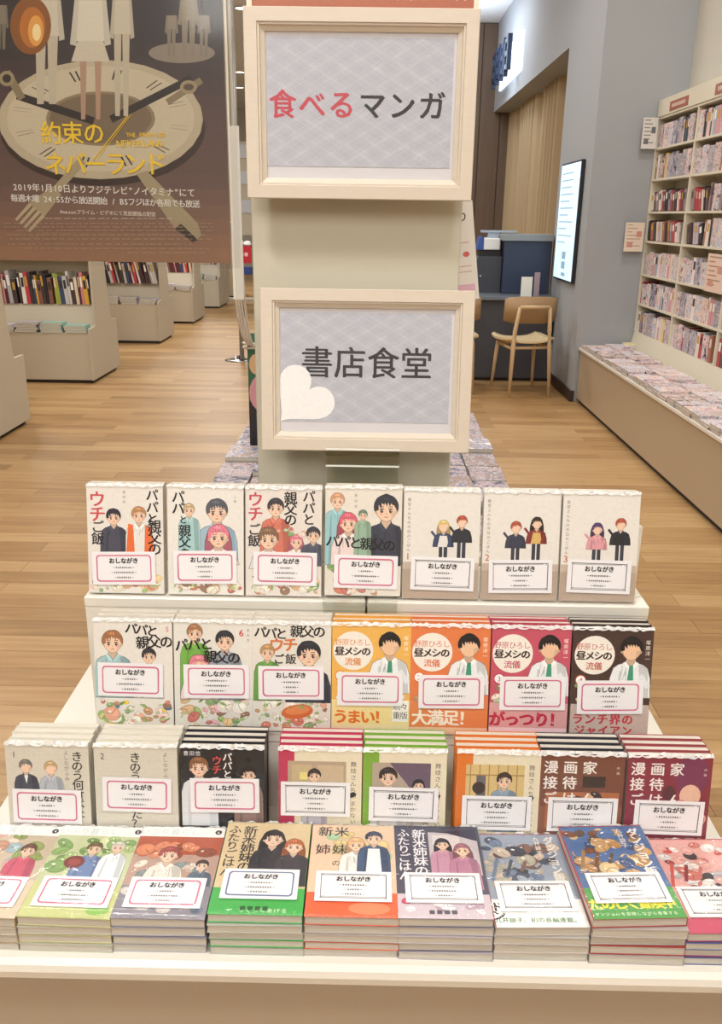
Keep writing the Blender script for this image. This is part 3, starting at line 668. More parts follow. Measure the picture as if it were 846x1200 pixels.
def lunch(bgc, bgc2, num, catch, ccol, extra):
    def f(p):
        bg(p, bgc); p.rect(0, 0, 126, 56, bgc2); blobs(p, 2, 50, 124, 92, FOOD, 18, 6, 12, len(catch)*3+ord(num))
        fig(p, 92, 148, 16.5, '1c1b20', 'f1f4f6', skin='f0c7a4', face=False, h=80); p.poly([(90, 122), (96, 122), (98, 90), (92, 84), (87, 90)], '3f9a7c')
        p.line(108, 106, 122, 86, 9, 'e9eef2')
        p.ell(34, 138, 32, 32, 'f6f0e6', n=28); p.ell(34, 138, 30, 30, bgc if bgc != '3f2f2c' else 'e9dccb', n=28) if False else None
        p.text('野原ひろし', 10, 152, 12, ccol, step=11.5); p.text('昼メシの', 12, 137, 15, '3a2420', step=14, bold=.9); p.text('流儀', 27, 120, 13, ccol, step=13, bold=.3)
        p.ell(14, 96, 9, 9, ccol); p.ell(14, 96, 7.4, 7.4, 'fff'); p.text(num, 14, 96, 12, ccol, bold=.3)
        p.text('塚原洋一', 118, 160, 8, 'fff7e8', True, 9)
        extra(p)
    return f
def cA(p): p.text('うまい！', 14, 27, 24, 'e8792a', step=22, bold=1.6); p.rect(98, 20, 26, 36, 'fbf7ee'); p.text('続々', 105, 46, 13, '222', step=12); p.text('重版', 105, 31, 13, '222', step=12); p.rect(0, 0, 126, 14, 'f4e3b4')
def cB(p): p.text('大満足！', 16, 28, 26, 'fff3e0', step=25, bold=1.6); p.rect(0, 0, 126, 12, 'f2c9a8')
def cC(p): p.text('がっつり！', 12, 28, 25, 'c22a4a', step=24, bold=1.8); p.rect(0, 0, 126, 14, 'f7d3d8')
def cD(p): p.text('ランチ界の', 12, 31, 18, 'c43c48', step=20, bold=1.0); p.text('ジャイアン', 16, 12, 17, 'c43c48', step=19, bold=1.0)
def kinou(num, second=False):
    def f(p):
        bg(p, 'd9d3c4')
        for i in range(30): p.line(0, i*6.2+2, 126, i*6.2+2, .25, 'cdc6b6')
        p.text(num, 13, 164, 14, '44423e')
        if not second:
            fig(p, 30, 144, 9.5, '7d7a78', '4a4f5e', face=False, h=60); p.poly([(27, 130), (33, 130), (30, 116)], 'f4f4f2'); fig(p, 68, 142, 9.5, 'c9a87c', 'b9bfc9', face=False, h=50)
            p.text('きのう何食べた？', 108, 162, 17, '2b2a28', True, 15.5, bold=.4); p.text('よしながふみ', 92, 168, 8, '6a675f', True, 8.5)
        else:
            p.text('きのう何食べた？', 62, 162, 17, '2b2a28', True, 15.5, bold=.4); p.text('よしながふみ', 108, 168, 8, '6a675f', True, 8.5)
            p.poly([(6, 14), (40, 20), (44, 44), (10, 40)], '3f62a8'); p.poly([(70, 14), (104, 16), (108, 44), (76, 42)], '7a96b4'); p.ell(56, 24, 12, 7, 'e9dcc0')
    return f
def a_black(p):
    bg(p, '26262b'); p.rect(0, 0, 126, 34, '3a3234'); fig(p, 27, 148, 14, '8b6144', 'dfe2e4', h=76, shade='cfd4d8'); fig(p, 102, 138, 11, '1b1b20', '9a7f77', h=60); p.ell(102, 162, 4, 4, '0e0e10')
    p.poly([(72, 168), (84, 168), (84, 90), (72, 90)], '1c1c20')
    p.text('パパと親父の', 70, 166, 14, 'f2efe8', True, 14, bold=.5); p.text('ウチ', 54, 160, 15, 'cf4a4a', True, 15, bold=.6); p.text('呑み', 52, 126, 14, 'f2efe8', True, 14, bold=.4); p.text('豊田悠', 8, 171, 8, 'eee', step=9)
    blobs(p, 60, 6, 124, 40, ['7d6a60', 'b4532f', 'd9c4ac', '55606e'], 10, 5, 10, 4)
def maiko(edge, sceneA, sceneB, n):
    def f(p):
        bg(p, 'e9dfc4'); p.rect(0, 0, 24, 182, edge); p.rect(14, 80, 88, 82, sceneA); p.rect(14, 0, 88, 40, sceneB)
        if n == 1:
            p.rect(20, 122, 30, 34, 'c9b58e'); p.rect(32, 132, 12, 12, 'e9d98a'); p.rect(58, 100, 40, 56, 'cbb79a'); p.ell(94, 120, 4, 5, 'c84a4a'); fig(p, 54, 138, 9.5, '3b2f33', 'c9c3cc', h=40)
        if n == 2:
            p.poly([(40, 162), (102, 162), (102, 118), (80, 110)], '6b5a6c'); fig(p, 38, 138, 13, '2f2a2c', 'e9e4e0', h=40); fig(p, 84, 126, 8, '26242a', 'c9bdb4', h=30, long=True)
        if n == 3:
            for i in range(6): p.rect(20+i*14, 96, 1.5, 66, 'a7834f')
            p.rect(14, 144, 88, 2, 'a7834f'); p.rect(30, 100, 14, 44, '6a6a70'); fig(p, 72, 136, 11, '3a302e', '8ba0b4', h=44); p.ell(34, 124, 10, 10, '3f3030'); p.ell(34, 84, 9, 10, 'e4d4cc')
        p.text('舞妓さんちの', 113, 158, 9.5, '5f594c', True, 10.5); p.text('まかないさん', 113, 94, 9, '5f594c', True, 10); p.ell(112, 108, 6, 4, '222', 20)
        blobs(p, 18, 4, 100, 36, ['8a6f86', 'b9a0a8', 'a88d62', 'd9c8a8'], 10, 6, 12, n)
    return f
def mangaka(c1, c2, n):
    def f(p):
        bg(p, c1)
        if n == 1:
            p.rect(0, 96, 126, 86, '7a4c3c'); p.rect(10, 60, 110, 60, 'b4704a'); p.rect(64, 128, 34, 18, '3b2a26'); blobs(p, 30, 84, 120, 122, ['d9a27e', 'c9764e', '4a3a3a', 'e8c9a0', '9a5a48'], 12, 6, 12, 3); fig(p, 58, 100, 10, '4a3730', '8a5a4c', h=40); fig(p, 88, 100, 11, '5a4238', 'c9a88c', h=40); p.rect(0, 0, 126, 30, 'e9c93c'); p.text('重版出来！', 14, 15, 13, '2a2420', step=13, bold=.5)
        else:
            p.rect(0, 0, 126, 182, '8a3444'); p.ell(96, 150, 26, 34, '7d3a5c'); p.ell(96, 118, 16, 18, 'e9c0a8'); p.ell(64, 122, 10, 12, '5a2f38'); blobs(p, 30, 70, 124, 112, ['b4464e', 'd98a80', '6a2f44', 'e0b0a0'], 12, 8, 14, 9); p.rect(0, 0, 126, 34, 'aab7cc'); blobs(p, 70, 4, 122, 28, ['3c4f8a', '7d92c0'], 8, 2, 5, 4)
        for i, s_ in enumerate(('漫画家', '接待', 'ごはん')):
            p.text(s_, 15, 160-i*25, 21, 'f4efe9', step=29, bold=.7)
        p.text('畑辺ちかみ' if False else '作画', 116, 160, 5, 'e9d9cf', True, 8)
    return f
def iburi(n):
    def f(p):
        if n == 1: bg(p, 'c9b8a0'); blobs(p, 0, 90, 126, 168, ['d9a8a0', '8fa05c', 'b98a70', 'e9cdbb', '9ab0b8'], 20, 9, 18, 31); fig(p, 92, 128, 11, '6a4a3c', 'c9506a', h=36); p.rect(0, 0, 126, 70, 'dcc9ae')
        if n == 2: bg(p, 'c5cda0'); blobs(p, 0, 84, 126, 160, ['8fb06a', 'a9c07c', '7da05c', 'd9e0b0', '6f8f4c'], 22, 9, 18, 32); fig(p, 62, 132, 11, '6f5a44', '6a83b0', h=38); fig(p, 96, 136, 10, 'cfc9bd', 'e6ecee', h=34); p.ell(42, 104, 15, 13, '7a2f30'); p.ell(42, 104, 9, 7, '9c4038'); p.rect(0, 0, 126, 62, 'c9cf8c'); p.ell(104, 16, 16, 10, '8fbf5a')
        if n == 3: bg(p, 'b9998a'); p.rect(0, 122, 126, 46, 'b4573a'); blobs(p, 0, 112, 126, 150, ['c9653f', 'd98a66', '8f4a34'], 14, 9, 16, 33); blobs(p, 0, 60, 126, 112, ['cfbfae', '9a8f88', 'e3d5c6', '7f8f90'], 22, 7, 13, 34); fig(p, 52, 120, 14, 'a04a48', 'e6ddd2', h=40); fig(p, 104, 100, 9, '3a3030', '5f6f80', h=34); p.rect(0, 0, 126, 60, '8a8690'); blobs(p, 0, 4, 126, 58, ['5a6a80', 'b0a0a8', 'd0c8c4'], 10, 8, 14, 35)
        p.rect(0, 160, 126, 22, 'f3f0ec'); p.text('いぶり暮らし', 6, 170, 15, 'c9d8de', step=15, sx=.95); p.ell(116, 171, 5, 5, '2a2a2a'); p.text(str(n+3), 116, 171, 7, 'fff')
    return f
def shinmai(n):
    def f(p):
        T = '新米姉妹の'; U = 'ふたりごはん'
        if n == 1:
            bg(p, 'd9c39a'); p.rect(0, 0, 126, 48, '3fae4c'); blobs(p, 50, 86, 124, 120, ['b9534a', 'e8c9b8', 'd98a7a', '8a5a4c'], 12, 7, 12, 5); fig(p, 72, 146, 15, '26242a', '2c2b32', long=True, h=54); fig(p, 104, 130, 13, 'b9683c', '3a3944', h=40, long=True)
            p.text(T, 36, 164, 20, '29241f', True, 19, bold=.5); p.text(U, 13, 166, 18, '29241f', True, 17.5, bold=.4); p.text('つくってあげる', 44, 8, 9, 'e9f4d9', step=9.5); 
        if n == 2:
            bg(p, 'e6c9ab'); blobs(p, 6, 90, 124, 166, ['b9d0a0', 'e9b8a0', 'f0dcc0', 'd9c48a', 'a9c9a0'], 16, 9, 16, 6); p.rect(0, 0, 126, 44, 'e8643a'); fig(p, 66, 138, 12, 'e9b98a', 'f3e6e0', long=True, h=54); fig(p, 92, 152, 12, '3a3f5c', '44587c', h=64, apron='f0f0f0')
            p.text('新米', 20, 166, 21, '3b3a36', step=24, bold=.4); p.text('姉妹', 18, 128, 21, '3b3a36', step=24, bold=.4); p.text('の', 38, 100, 13, '3b3a36'); p.ell(86, 16, 28, 11, 'ee8a62')
        if n == 3:
            bg(p, '4a4a5c'); p.rect(50, 80, 72, 88, 'c9bfc4'); p.rect(56, 84, 40, 78, 'ded6d6'); p.poly([(60, 168), (122, 176), (122, 150), (80, 166)], '33334a'); fig(p, 70, 142, 10, '2f2c3a', 'c490a8', long=True, h=60); fig(p, 98, 130, 11, 'a06a7c', 'b9809c', long=True, h=56); p.rect(0, 0, 126, 44, 'cfc0c8'); blobs(p, 4, 6, 122, 42, ['e9dfe2', 'b9a0b0', 'c9506a', 'f1ecee'], 10, 7, 12, 8)
            p.text(T, 36, 164, 20, 'f1ecee', True, 19, bold=.5); p.text(U, 13, 166, 18, 'f1ecee', True, 17.5, bold=.4)
        if n in (1, 3):
            for i in range(4): p.rect(42+i*10, 8, 7, 7, '1f5c2c' if n == 1 else '55505e')
    return f
def dungeon(n):
    def f(p):
        pal = [['6f7f98', '9aa4b4', 'c9b8a8', '4a5468', 'b0ab9c', 'd9cdbd', '7a5a50', '3b3f4c'], ['9a7a50', '4f6fa0', 'c9a070', '7a4a34', 'd9c090', '35507c', '5f4a38', 'b98a58'], ['c9504a', 'e0a8a0', 'd9d4d0', '8a2f34', 'f0e0da', 'b4acb0', 'c9746a', '3a3036']][n-1]
        bg(p, pal[1]); blobs(p, 0, 70, 126, 178, pal, 46, 7, 17, 40+n)
        for i in range(5): p.line(10+i*22, 84+i*9, 24+i*20, 130-i*4, 5, pal[(i*3) % 8])      # loose painted strokes, no figure
        if n == 1: p.rect(0, 0, 126, 50, 'f4f1ec'); p.text('ダンジョン飯', 106, 166, 16, 'e9e4dc', True, 15, bold=.7); p.text('九井諒子', 88, 170, 9, 'e9e4dc', True, 10, bold=.3); p.text('九井諒子、初の長編連載。', 6, 13, 9.5, '3d7f4a', step=9.6, bold=.3); p.text('ドン', 8, 36, 18, '2a2a2a', True, 15, bold=1)
        if n == 2: p.text('ダンジョン飯', 108, 166, 17, 'f4efe6', True, 16, bold=.9); p.text('九井諒子', 88, 170, 10, 'efe8da', True, 10.5, bold=.3); p.rect(0, 0, 126, 56, '4f9f48'); p.text('たのしく', 10, 26, 19, 'f0e23c', step=17, bold=1.2); p.text('冒険中', 76, 26, 18, 'f0e23c', step=17, bold=1.2); p.text('ダンジョンを冒険しながら食事する', 8, 9, 6.5, 'e9f4d9', step=7)
        if n == 3: p.rect(0, 0, 126, 26, 'c9506a')
        p.line(0, 181, 126, 181, 2, 'b4444a'); p.line(1, 0, 1, 182, 2, 'b4444a')
    return f
ORD = ['front', 'second', 'third', 'fourth', 'fifth']
def comic(art, color, loc, rx, label, group, sty='pink', sx=63, sy=40, seed=0, front=True, t=BT, rz=0, srot=0, pm=None, name_cache={}):
    me, pg = get_book(color, t, pm)
    o = link('manga_volume', me, None, loc, (rx, 0, rz)); tag(o, label, 'comic book', group)
    link('page_block', pg, o)
    if front:
        a = Print(clip=(0.3, 0.3, 125.7, 181.7)); art(a); a.build('cover_print', o, loc=(-.063, 0, t+.0001))
        slip(o, sty, sx, sy+(5 if 'top row' in group or 'second row' in group else 0), t+.0006, seed, srot)
        f, s_ = FILMS[seed % 3]; link('shrink_film', f, o, (0, 0, t-BT+.0028)); link('film_seam', s_, o, (0, 0, t-BT+.001))
    return o
def lean_row(specs, y0, z0, phi, copies, group, rowname):
    rx = math.pi/2-math.radians(phi)
    for i, (x, art, col, d, sty, sx, sy) in enumerate(specs):
        n = copies[i]; zz = z0+(.0032 if rowname == 'top row' and i == 3 else 0)
        dz = random.uniform(-.004, .003)
        for k in range(n):
            # each copy leans on the one behind it
            t = BT; y = y0+k*(t+.0016)/math.cos(math.radians(phi)) + (dz if k == 0 else 0)*0
            lab = (f'{d}, front copy in the {rowname}' if k == 0 else f'{ORD[k]} copy, behind the {rowname} {d}')
            comic(art, col, (x+(random.uniform(-.0015, .0015) if k else 0), y+t*math.sin(math.radians(90))*1.0-.0135, zz), rx, ' '.join(lab.split()[:16]), group, sty, sx, sy, i+len(rowname), k == 0, srot=random.uniform(-1.2, 1.2))
NTH = ['first', 'second', 'third', 'fourth', 'fifth', 'sixth', 'seventh', 'eighth', 'ninth', 'tenth'] + ['%dth' % k for k in range(11, 60)]
row1 = [(-.402, a_uchi1, 'd8cfc2', 'comic with orange cardigan figure', 'pink', 60, 38), (-.269, a_uchi2, 'd8cfc2', 'comic with pink-haired girl under grey-haired man', 'pink', 62, 42),
        (-.140, a_uchi3, 'd8cfc2', 'comic with a boy above two other heads', 'pink', 66, 42), (-.0085, a_uchi4, 'd8cfc2', 'comic with black title across its middle', 'pink', 68, 36),
        (.1205, pair('e9c77c', '3c4a6a', 'b4533c', '2c2e38', '1', l1=True, ap1='e9e6e0'), 'e4ddd2', 'pale comic volume 1 with fair-haired figure', 'ink', 66, 38),
        (.2515, pair('b4533c', '3a4052', '3a2c28', '8a3434', '2', l2=True, ap2='d9b46a', x1=54, x2=88), 'e4ddd2', 'pale comic volume 2 with red dress figure', 'ink', 64, 36),
        (.381, pair('5a3f72', 'e0a0a8', 'b4533c', '2c2e34', '3', l1=True, ap2='26262c', x1=58), 'e4ddd2', 'pale comic volume 3 with purple-haired figure', 'ink', 64, 38)]
lean_row(row1, 1.325, RB_Z, 11, [2]*7, 'comics in the top row', 'top row')
row2 = [(-.373, a_u5, 'd8cfc2', 'volume 5 comic with brown-haired man', 'pink', 58, 78), (-.245, a_u6, 'd8cfc2', 'volume 6 comic with green shirt man', 'pink', 68, 78), (-.119, a_u7, 'd8cfc2', 'comic with orange word beside dark-suited man', 'pink', 62, 78),
        (.008, lunch('f0b95c', 'f7e2a0', '1', 'aa', 'e08a2c', cA), 'e0a040', 'yellow-orange comic numbered 1', 'pink', 62, 70), (.134, lunch('e8824c', 'e88a54', '2', 'bb', 'e0642c', cB), 'd9743c', 'orange comic numbered 2', 'pink', 66, 68),
        (.262, lunch('c9566a', 'e0a8a8', '3', 'ccc', 'c23a5c', cC), 'b84058', 'crimson pink comic numbered 3', 'pink', 68, 68), (.392, lunch('4a3430', 'c9b8ae', '4', 'dddd', 'c0503c', cD), '3a2a28', 'dark brown comic numbered 4', 'pink', 62, 64)]
lean_row(row2, 1.217, RA_Z, 10, [3]*7, 'comics in the second row', 'second row')
row3 = [(-.4795, kinou('1'), 'e0dbcc', 'grey beige comic numbered 1 with two men', 'pink', 60, 80), (-.3455, kinou('2', True), 'e0dbcc', 'grey beige comic numbered 2', 'pink', 64, 102), (-.214, a_black, '201f24', 'black comic with man drinking', 'pink', 66, 104),
        (-.0665, maiko('c23a5c', 'b9a48c', 'b49aa8', 1), 'c23a5c', 'magenta-edged comic', 'ink', 56, 101), (.061, maiko('7fae3c', 'b4a594', 'c9bfa4', 2), '7fae3c', 'green-edged comic', 'ink', 62, 95),
        (.202, maiko('e07a2c', 'd9bf84', 'b49a7c', 3), 'e07a2c', 'orange-edged comic', 'ink', 62, 84), (.328, mangaka('8a5a44', '', 1), '2f2f38', 'brown comic with white grid title', 'ink', 66, 84), (.4585, mangaka('8a3444', '', 2), 'a04a50', 'dark red comic with white grid title', 'ink', 66, 82)]
lean_row(row3, 1.094, TZ, 8, [4]*8, 'comics in the third row', 'third row')
# front row: flat stacks, a little askew
row4 = [(-.5225, iburi(1), 'b9a080', 'leftmost flat comic, cut by the frame edge', 'pink', 4, 0), (-.3965, iburi(2), 'c9c08c', 'green meadow flat comic', 'pink', 4, 0), (-.2705, iburi(3), '8a8690', 'red hills flat comic', 'pink', 4, 0),
        (-.141, shinmai(1), '3fae4c', 'tan flat comic with green band', 'blue', 5, 0), (-.0145, shinmai(2), 'd9643f', 'pale flat comic with orange band', 'ink', 5, 0), (.111, shinmai(3), '6a6478', 'dark violet flat comic', 'ink', 5, 0),
        (.2385, dungeon(1), 'c9b8b0', 'grey-blue flat comic with white band', 'ink', 4, 0), (.3655, dungeon(2), 'a8403c', 'brown flat comic with green band', 'ink', 5, 0), (.492, dungeon(3), 'a04468', 'rightmost flat comic, red and grey', 'ink', 4, 0)]
LOW = ['c4bcae', 'b9b9a4', 'aaa6ac', 'b0b4a8', 'b9aca6', 'b4aab0', 'b9b4ae', 'b4a8a4', '5a5f90']
for i, (x, art, col, d, sty, n, _) in enumerate(row4):
    z = TZ; rd = random.Random(50+i)
    ft = [.0118, .0122, .0128, .012, .0118, .012, .0128, .0138, .0118][i]
    for k in range(n):
        top = k == n-1
        t = ft if not top else BT
        dz = rd.uniform(-.0018, .0018)
        name = ['bottom', 'second from bottom', 'middle', 'fourth from bottom'][k] if not top else ''
        lab = (f'{d}, topmost of its stack on the table edge' if top else f'{name} copy in the stack under the {d}')
        back_lift = 0
        comic(art, LOW[i] if (k % 3) != 1 and not top else col, (x+rd.uniform(-.0012, .0012), .897+(.002 if top else dz), z), math.radians(0), ' '.join(lab.split()[:16]), 'flat stacked comics in the front row', sty, 64+(i-4)*0, 46 if i < 3 else 54, i, top, t=t if top else t, rz=rd.uniform(-.012, .012) if not top else [-.03, -.02, 0, .0, .0, .01, .03, .055, .03][i], pm=M_pageg)
        z += t+.0012
    # the top book's film is thicker than the gap, so the pile ends here

# ------------------------------------------------------------------ stand behind: long table with more comics
t = thing('display_table', 'second low beige table behind the post, covered with flat comics', 'table', (0, 0, 0))
bm = NB(); box(bm, -.56, .50, 2.35, 4.12, .47, .5); obj('tabletop', bm, M_white, t, bevel=.004)
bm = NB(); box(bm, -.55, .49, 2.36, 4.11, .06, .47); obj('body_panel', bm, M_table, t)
bm = NB(); box(bm, -.52, .46, 2.4, 4.08, 0, .06); obj('kickboard', bm, M_kick, t)
def plain_book(name, w_, h, t_, cm, pm=M_page):
    bm = NB(); e = .0008
    box(bm, -w_/2, w_/2, 0, h, t_-e, t_, 0); box(bm, -w_/2, w_/2, 0, h, 0, e, 0); box(bm, w_/2-e, w_/2, 0, h, e, t_-e, 0); box(bm, -w_/2+.001, w_/2-e, .001, h-.001, e, t_-e, 1)
    return mesh(name, bm, [cm, pm])
M_jumt = cover_jumble('assorted_dark_cover_print', ['1c1c24', 'a49aa8', '4a4a5e', 'd9cfd0', '8a4f5a', 'e3dad6', '2f4066', 'c9a890', '5a3434', 'dcd6d6', '6f7a9a'], 30)
pb = [plain_book('flat_comic', .124, .178, .016, m, M_pageg) for m in (M_jumt, M_jumd, M_jumt)]
for r in range(9):
    for c in range(8):
        x = -.488+.1307*c; y = 2.40+.188*r; side = 'left' if c < 4 else 'right'
        if c in (3, 4): continue
        n = 3 if (r+c) % 4 else 4
        for k in range(n):
            o = link('flat_comic', pb[(r*3+c+k) % 3], None, (x+random.uniform(-.003, .003), y+random.uniform(-.003, .003), .5+k*.0163), (0, 0, random.uniform(-.02, .02)))
            lev = 'topmost' if k == n-1 else ['bottom', 'second from bottom', 'third from bottom'][k]
            tag(o, f"{lev} comic, {['leftmost', 'second left', 'third left', '', '', 'third right', 'second right', 'rightmost'][c]} stack, {NTH[r]} row, table behind post", 'stacked comic', f'comics stacked on the rear table, {side} of the post')
bm = NB()
for r in range(9):
    for c in (3, 4):
        for k in range(3): box(bm, -.548+.1307*c, -.428+.1307*c, 2.40+.188*r, 2.575+.188*r, .5+k*.0163, .5158+k*.0163)
o = tag(obj('comic_piles', bm, M_jumt), 'flat comics packed on the rear table directly behind the post', 'comics'); o['kind'] = 'stuff'
# green standee card behind the post's left edge
t = thing('character_standee', 'tall green card standing at the left edge of the post', 'standee', (-.462, 3.40, .549))
bm = NB(); box(bm, -.025, .05, -.004, .004, 0, .45); obj('card', bm, mat('green_card', '3f7358', .5), t)
p = Print(clip=(-25, 0, 50, 450)); p.rect(-25, 0, 75, 180, '2c2a30'); p.ell(20, 215, 42, 70, 'e9a8b4'); p.ell(6, 330, 26, 40, 'f0c89c'); p.rect(-25, 410, 75, 40, '4f8a6a')
p.build('card_print', t, loc=(0, -.0045, 0), rot=(math.pi/2, 0, 0))
# flyer leaning on the right of the post
t = thing('leaflet_card', 'pale leaflet card standing out past the right side of the post', 'card', (.155, 1.66, 1.30)); t.rotation_euler = (math.radians(-4), math.radians(-7), 0)
bm = NB(); box(bm, -.04, .044, 0, .0015, -.01, .165); obj('card', bm, mat('leaflet_paper', 'efe9e2', .6), t)
p = Print(); p.text('り', 24, 138, 17, '333', bold=.5); p.text('の', -8, 138, 17, '333'); p.rect(2, 92, 30, 1.5, 'e0a0a8'); p.ell(8, 76, 7, 6, 'e9c24c'); p.ell(26, 72, 6, 5, 'd96a6a'); p.rect(0, 50, 34, 1.6, 'd9b0a0'); p.rect(0, 40, 34, 1.6, 'd9b0a0'); p.rect(-2, 4, 40, 14, 'e6b9cc'); p.rect(-2, 0, 40, 4, '5a545c')
p.build('card_print', t, loc=(0, -.0005, 0), rot=(math.pi/2, 0, 0))

# ------------------------------------------------------------------ poster, hung by white cords
PY = 2.55; ax, bx, z0p, z1p = -1.135, -.405, 1.305, 2.335
t = thing('hanging_poster', 'large dark brown poster with gold title hanging at upper left', 'poster', ((ax+bx)/2, PY, z0p))
wv, hv = (bx-ax), (z1p-z0p)
bm = NB(); box(bm, -wv/2, wv/2, 0, .001, 0, hv); obj('poster_sheet', bm, mat('poster_stock', '5a463c', .5), t)
bm = NB(); box(bm, -wv/2-.01, wv/2+.028, -.006, -.0045, -.012, hv+.01); obj('acrylic_sleeve', bm, clear_mat('poster_sleeve', (.97, .97, .97), .08, ior=1.25), t)
bm = NB(); box(bm, wv/2+.004, wv/2+.010, -.001, .002, -.1, hv+.01); obj('edge_strip', bm, M_cord, t)
bm = NB(); box(bm, wv/2+.010, wv/2+.034, 0, .0008, -.10, .36); obj('side_flap', bm, mat('pale_flap', 'd6d2c8', .5), t)
class PosterPrint(Print):
    pass
P2 = PosterPrint(.00004)
def q(px, py):                                   # a point of the photograph on the poster's own plane, in mm
    v = at(px, py, PY); return ((v.x-(ax+bx)/2)*1000, (v.z-z0p)*1000)
def clipx(pt): return (max(-wv*500, min(wv*500, pt[0])), max(0, min(hv*1000, pt[1])))
for i in range(26):                             # printed ground: dark above, tan below
    y0 = hv*1000*i/26; y1 = hv*1000*(i+1)/26; k = i/25
    stops = [(0, (148, 110, 84)), (.08, (132, 100, 82)), (.2, (104, 80, 72)), (.38, (86, 66, 62)), (.55, (56, 47, 46)), (1, (34, 32, 36))]
    for (a, ca), (b, cb) in zip(stops, stops[1:]):
        if a <= k <= b: u = (k-a)/(b-a); cc = tuple((x+(y-x)*u)/255 for x, y in zip(ca, cb)); break
    P2.rect(-wv*500, y0, wv*1000, y1-y0, cc)
def pp(pts, c): P2.poly([clipx(q(*a)) for a in pts], c)
def pe(cx, cy, rx, ry, c, rot=0, n=28):
    r = math.radians(rot); pp([(cx+rx*math.cos(t)*math.cos(r)-ry*math.sin(t)*math.sin(r), cy+rx*math.cos(t)*math.sin(r)+ry*math.sin(t)*math.cos(r)) for t in [-2*math.pi*k/n for k in range(n)]], c)
# plain stand-in: a big pale plate with dark ticks, cutlery below, pale upright shapes above
pe(213, 62, 39, 12, '8f8272'); pe(120, 150, 121, 68, '3a2a24'); pe(118, 140, 120, 70, 'bcae92'); pe(118, 139, 110, 62, 'c8bb9f')
for k in range(12):
    a = 2*math.pi*k/12+.2; ca, sa = math.cos(a), math.sin(a)
    for d in (-.035, .035):
        c2, s2 = math.cos(a+d), math.sin(a+d)
        pp([(118+84*c2-1, 139+46*s2), (118+84*c2+1.2, 139+46*s2), (118+104*c2+1.2, 139+58*s2), (118+104*c2-1, 139+58*s2)], '3a302a')
pe(118, 139, 64, 32, '8f7d62'); pe(118, 139, 60, 29, '7a6850')
for (x0, y0, x1, y1, wd, c) in [(20, 112, 110, 142, 9, '2f2622'), (225, 92, 130, 140, 9, '2f2622'), (8, 84, 26, 116, 9, '8a7a5c'), (236, 94, 196, 120, 8, '8a7a5c')]:
    dx, dy = x1-x0, y1-y0; L = math.hypot(dx, dy); nx, ny = -dy/L*wd/2, dx/L*wd/2
    pp([(x0+nx, y0+ny), (x1+nx, y1+ny), (x1-nx, y1-ny), (x0-nx, y0-ny)], c)
pe(8, 92, 9, 9, '9c8c6a'); pe(8, 92, 5, 5, '3a302a'); pe(221, 102, 10, 8, '9c8c6a'); pe(221, 102, 6, 4, '5a4a3a')
def clothes(x, w_, yt, yw, yb, c, c2, skirt=False):          # plain flat stand-ins, no characters
    pp([(x-w_*.5, yt), (x+w_*.5, yt), (x+w_*.55, yw), (x-w_*.55, yw)], c)
    if skirt:
        pp([(x-w_*.5, yw), (x+w_*.5, yw), (x+w_*.75, yw+24), (x-w_*.75, yw+24)], c2)
        for d in (-.28, .3): pp([(x+w_*(d-.13), yw+24), (x+w_*(d+.13), yw+24), (x+w_*(d+.08), yb), (x+w_*(d-.08), yb)], 'b08e76')
    else:
        for d in (-.28, .26): pp([(x+w_*(d-.24), yw), (x+w_*(d+.24), yw), (x+w_*(d+.14), yb), (x+w_*(d-.16), yb)], c2)
    pp([(x-w_*.62, yt), (x-w_*.45, yt), (x-w_*.55, yw+6), (x-w_*.8, yw+4)], dk(c, .92)); pp([(x+w_*.62, yt), (x+w_*.45, yt), (x+w_*.55, yw+6), (x+w_*.8, yw+4)], dk(c, .92))
def dk(c, k=.72): return ''.join('%02x' % max(0, min(255, int(int(c[i:i+2], 16)*k))) for i in (0, 2, 4))
clothes(55, 26, 0, 42, 122, 'cfc5b0', 'c0b59d'); clothes(106, 30, 0, 48, 140, 'd8cfba', 'cdc2ab', True); clothes(143, 18, 0, 40, 136, 'cabfa8', 'bfb39b')
clothes(201, 10, 18, 34, 66, '8f8370', '857a68'); clothes(221, 16, 0, 24, 66, '94886f', '8a7e6a'); clothes(239, 10, 18, 34, 66, '8f8370', '857a68'); clothes(2, 10, 6, 28, 58, '857a68', '7a705f')
pe(36, 30, 24, 34, '8a5626'); pe(38, 32, 15, 24, 'b9702c'); pe(42, 36, 9, 18, 'e0a04c'); pe(43, 38, 5, 10, 'f6dca0')
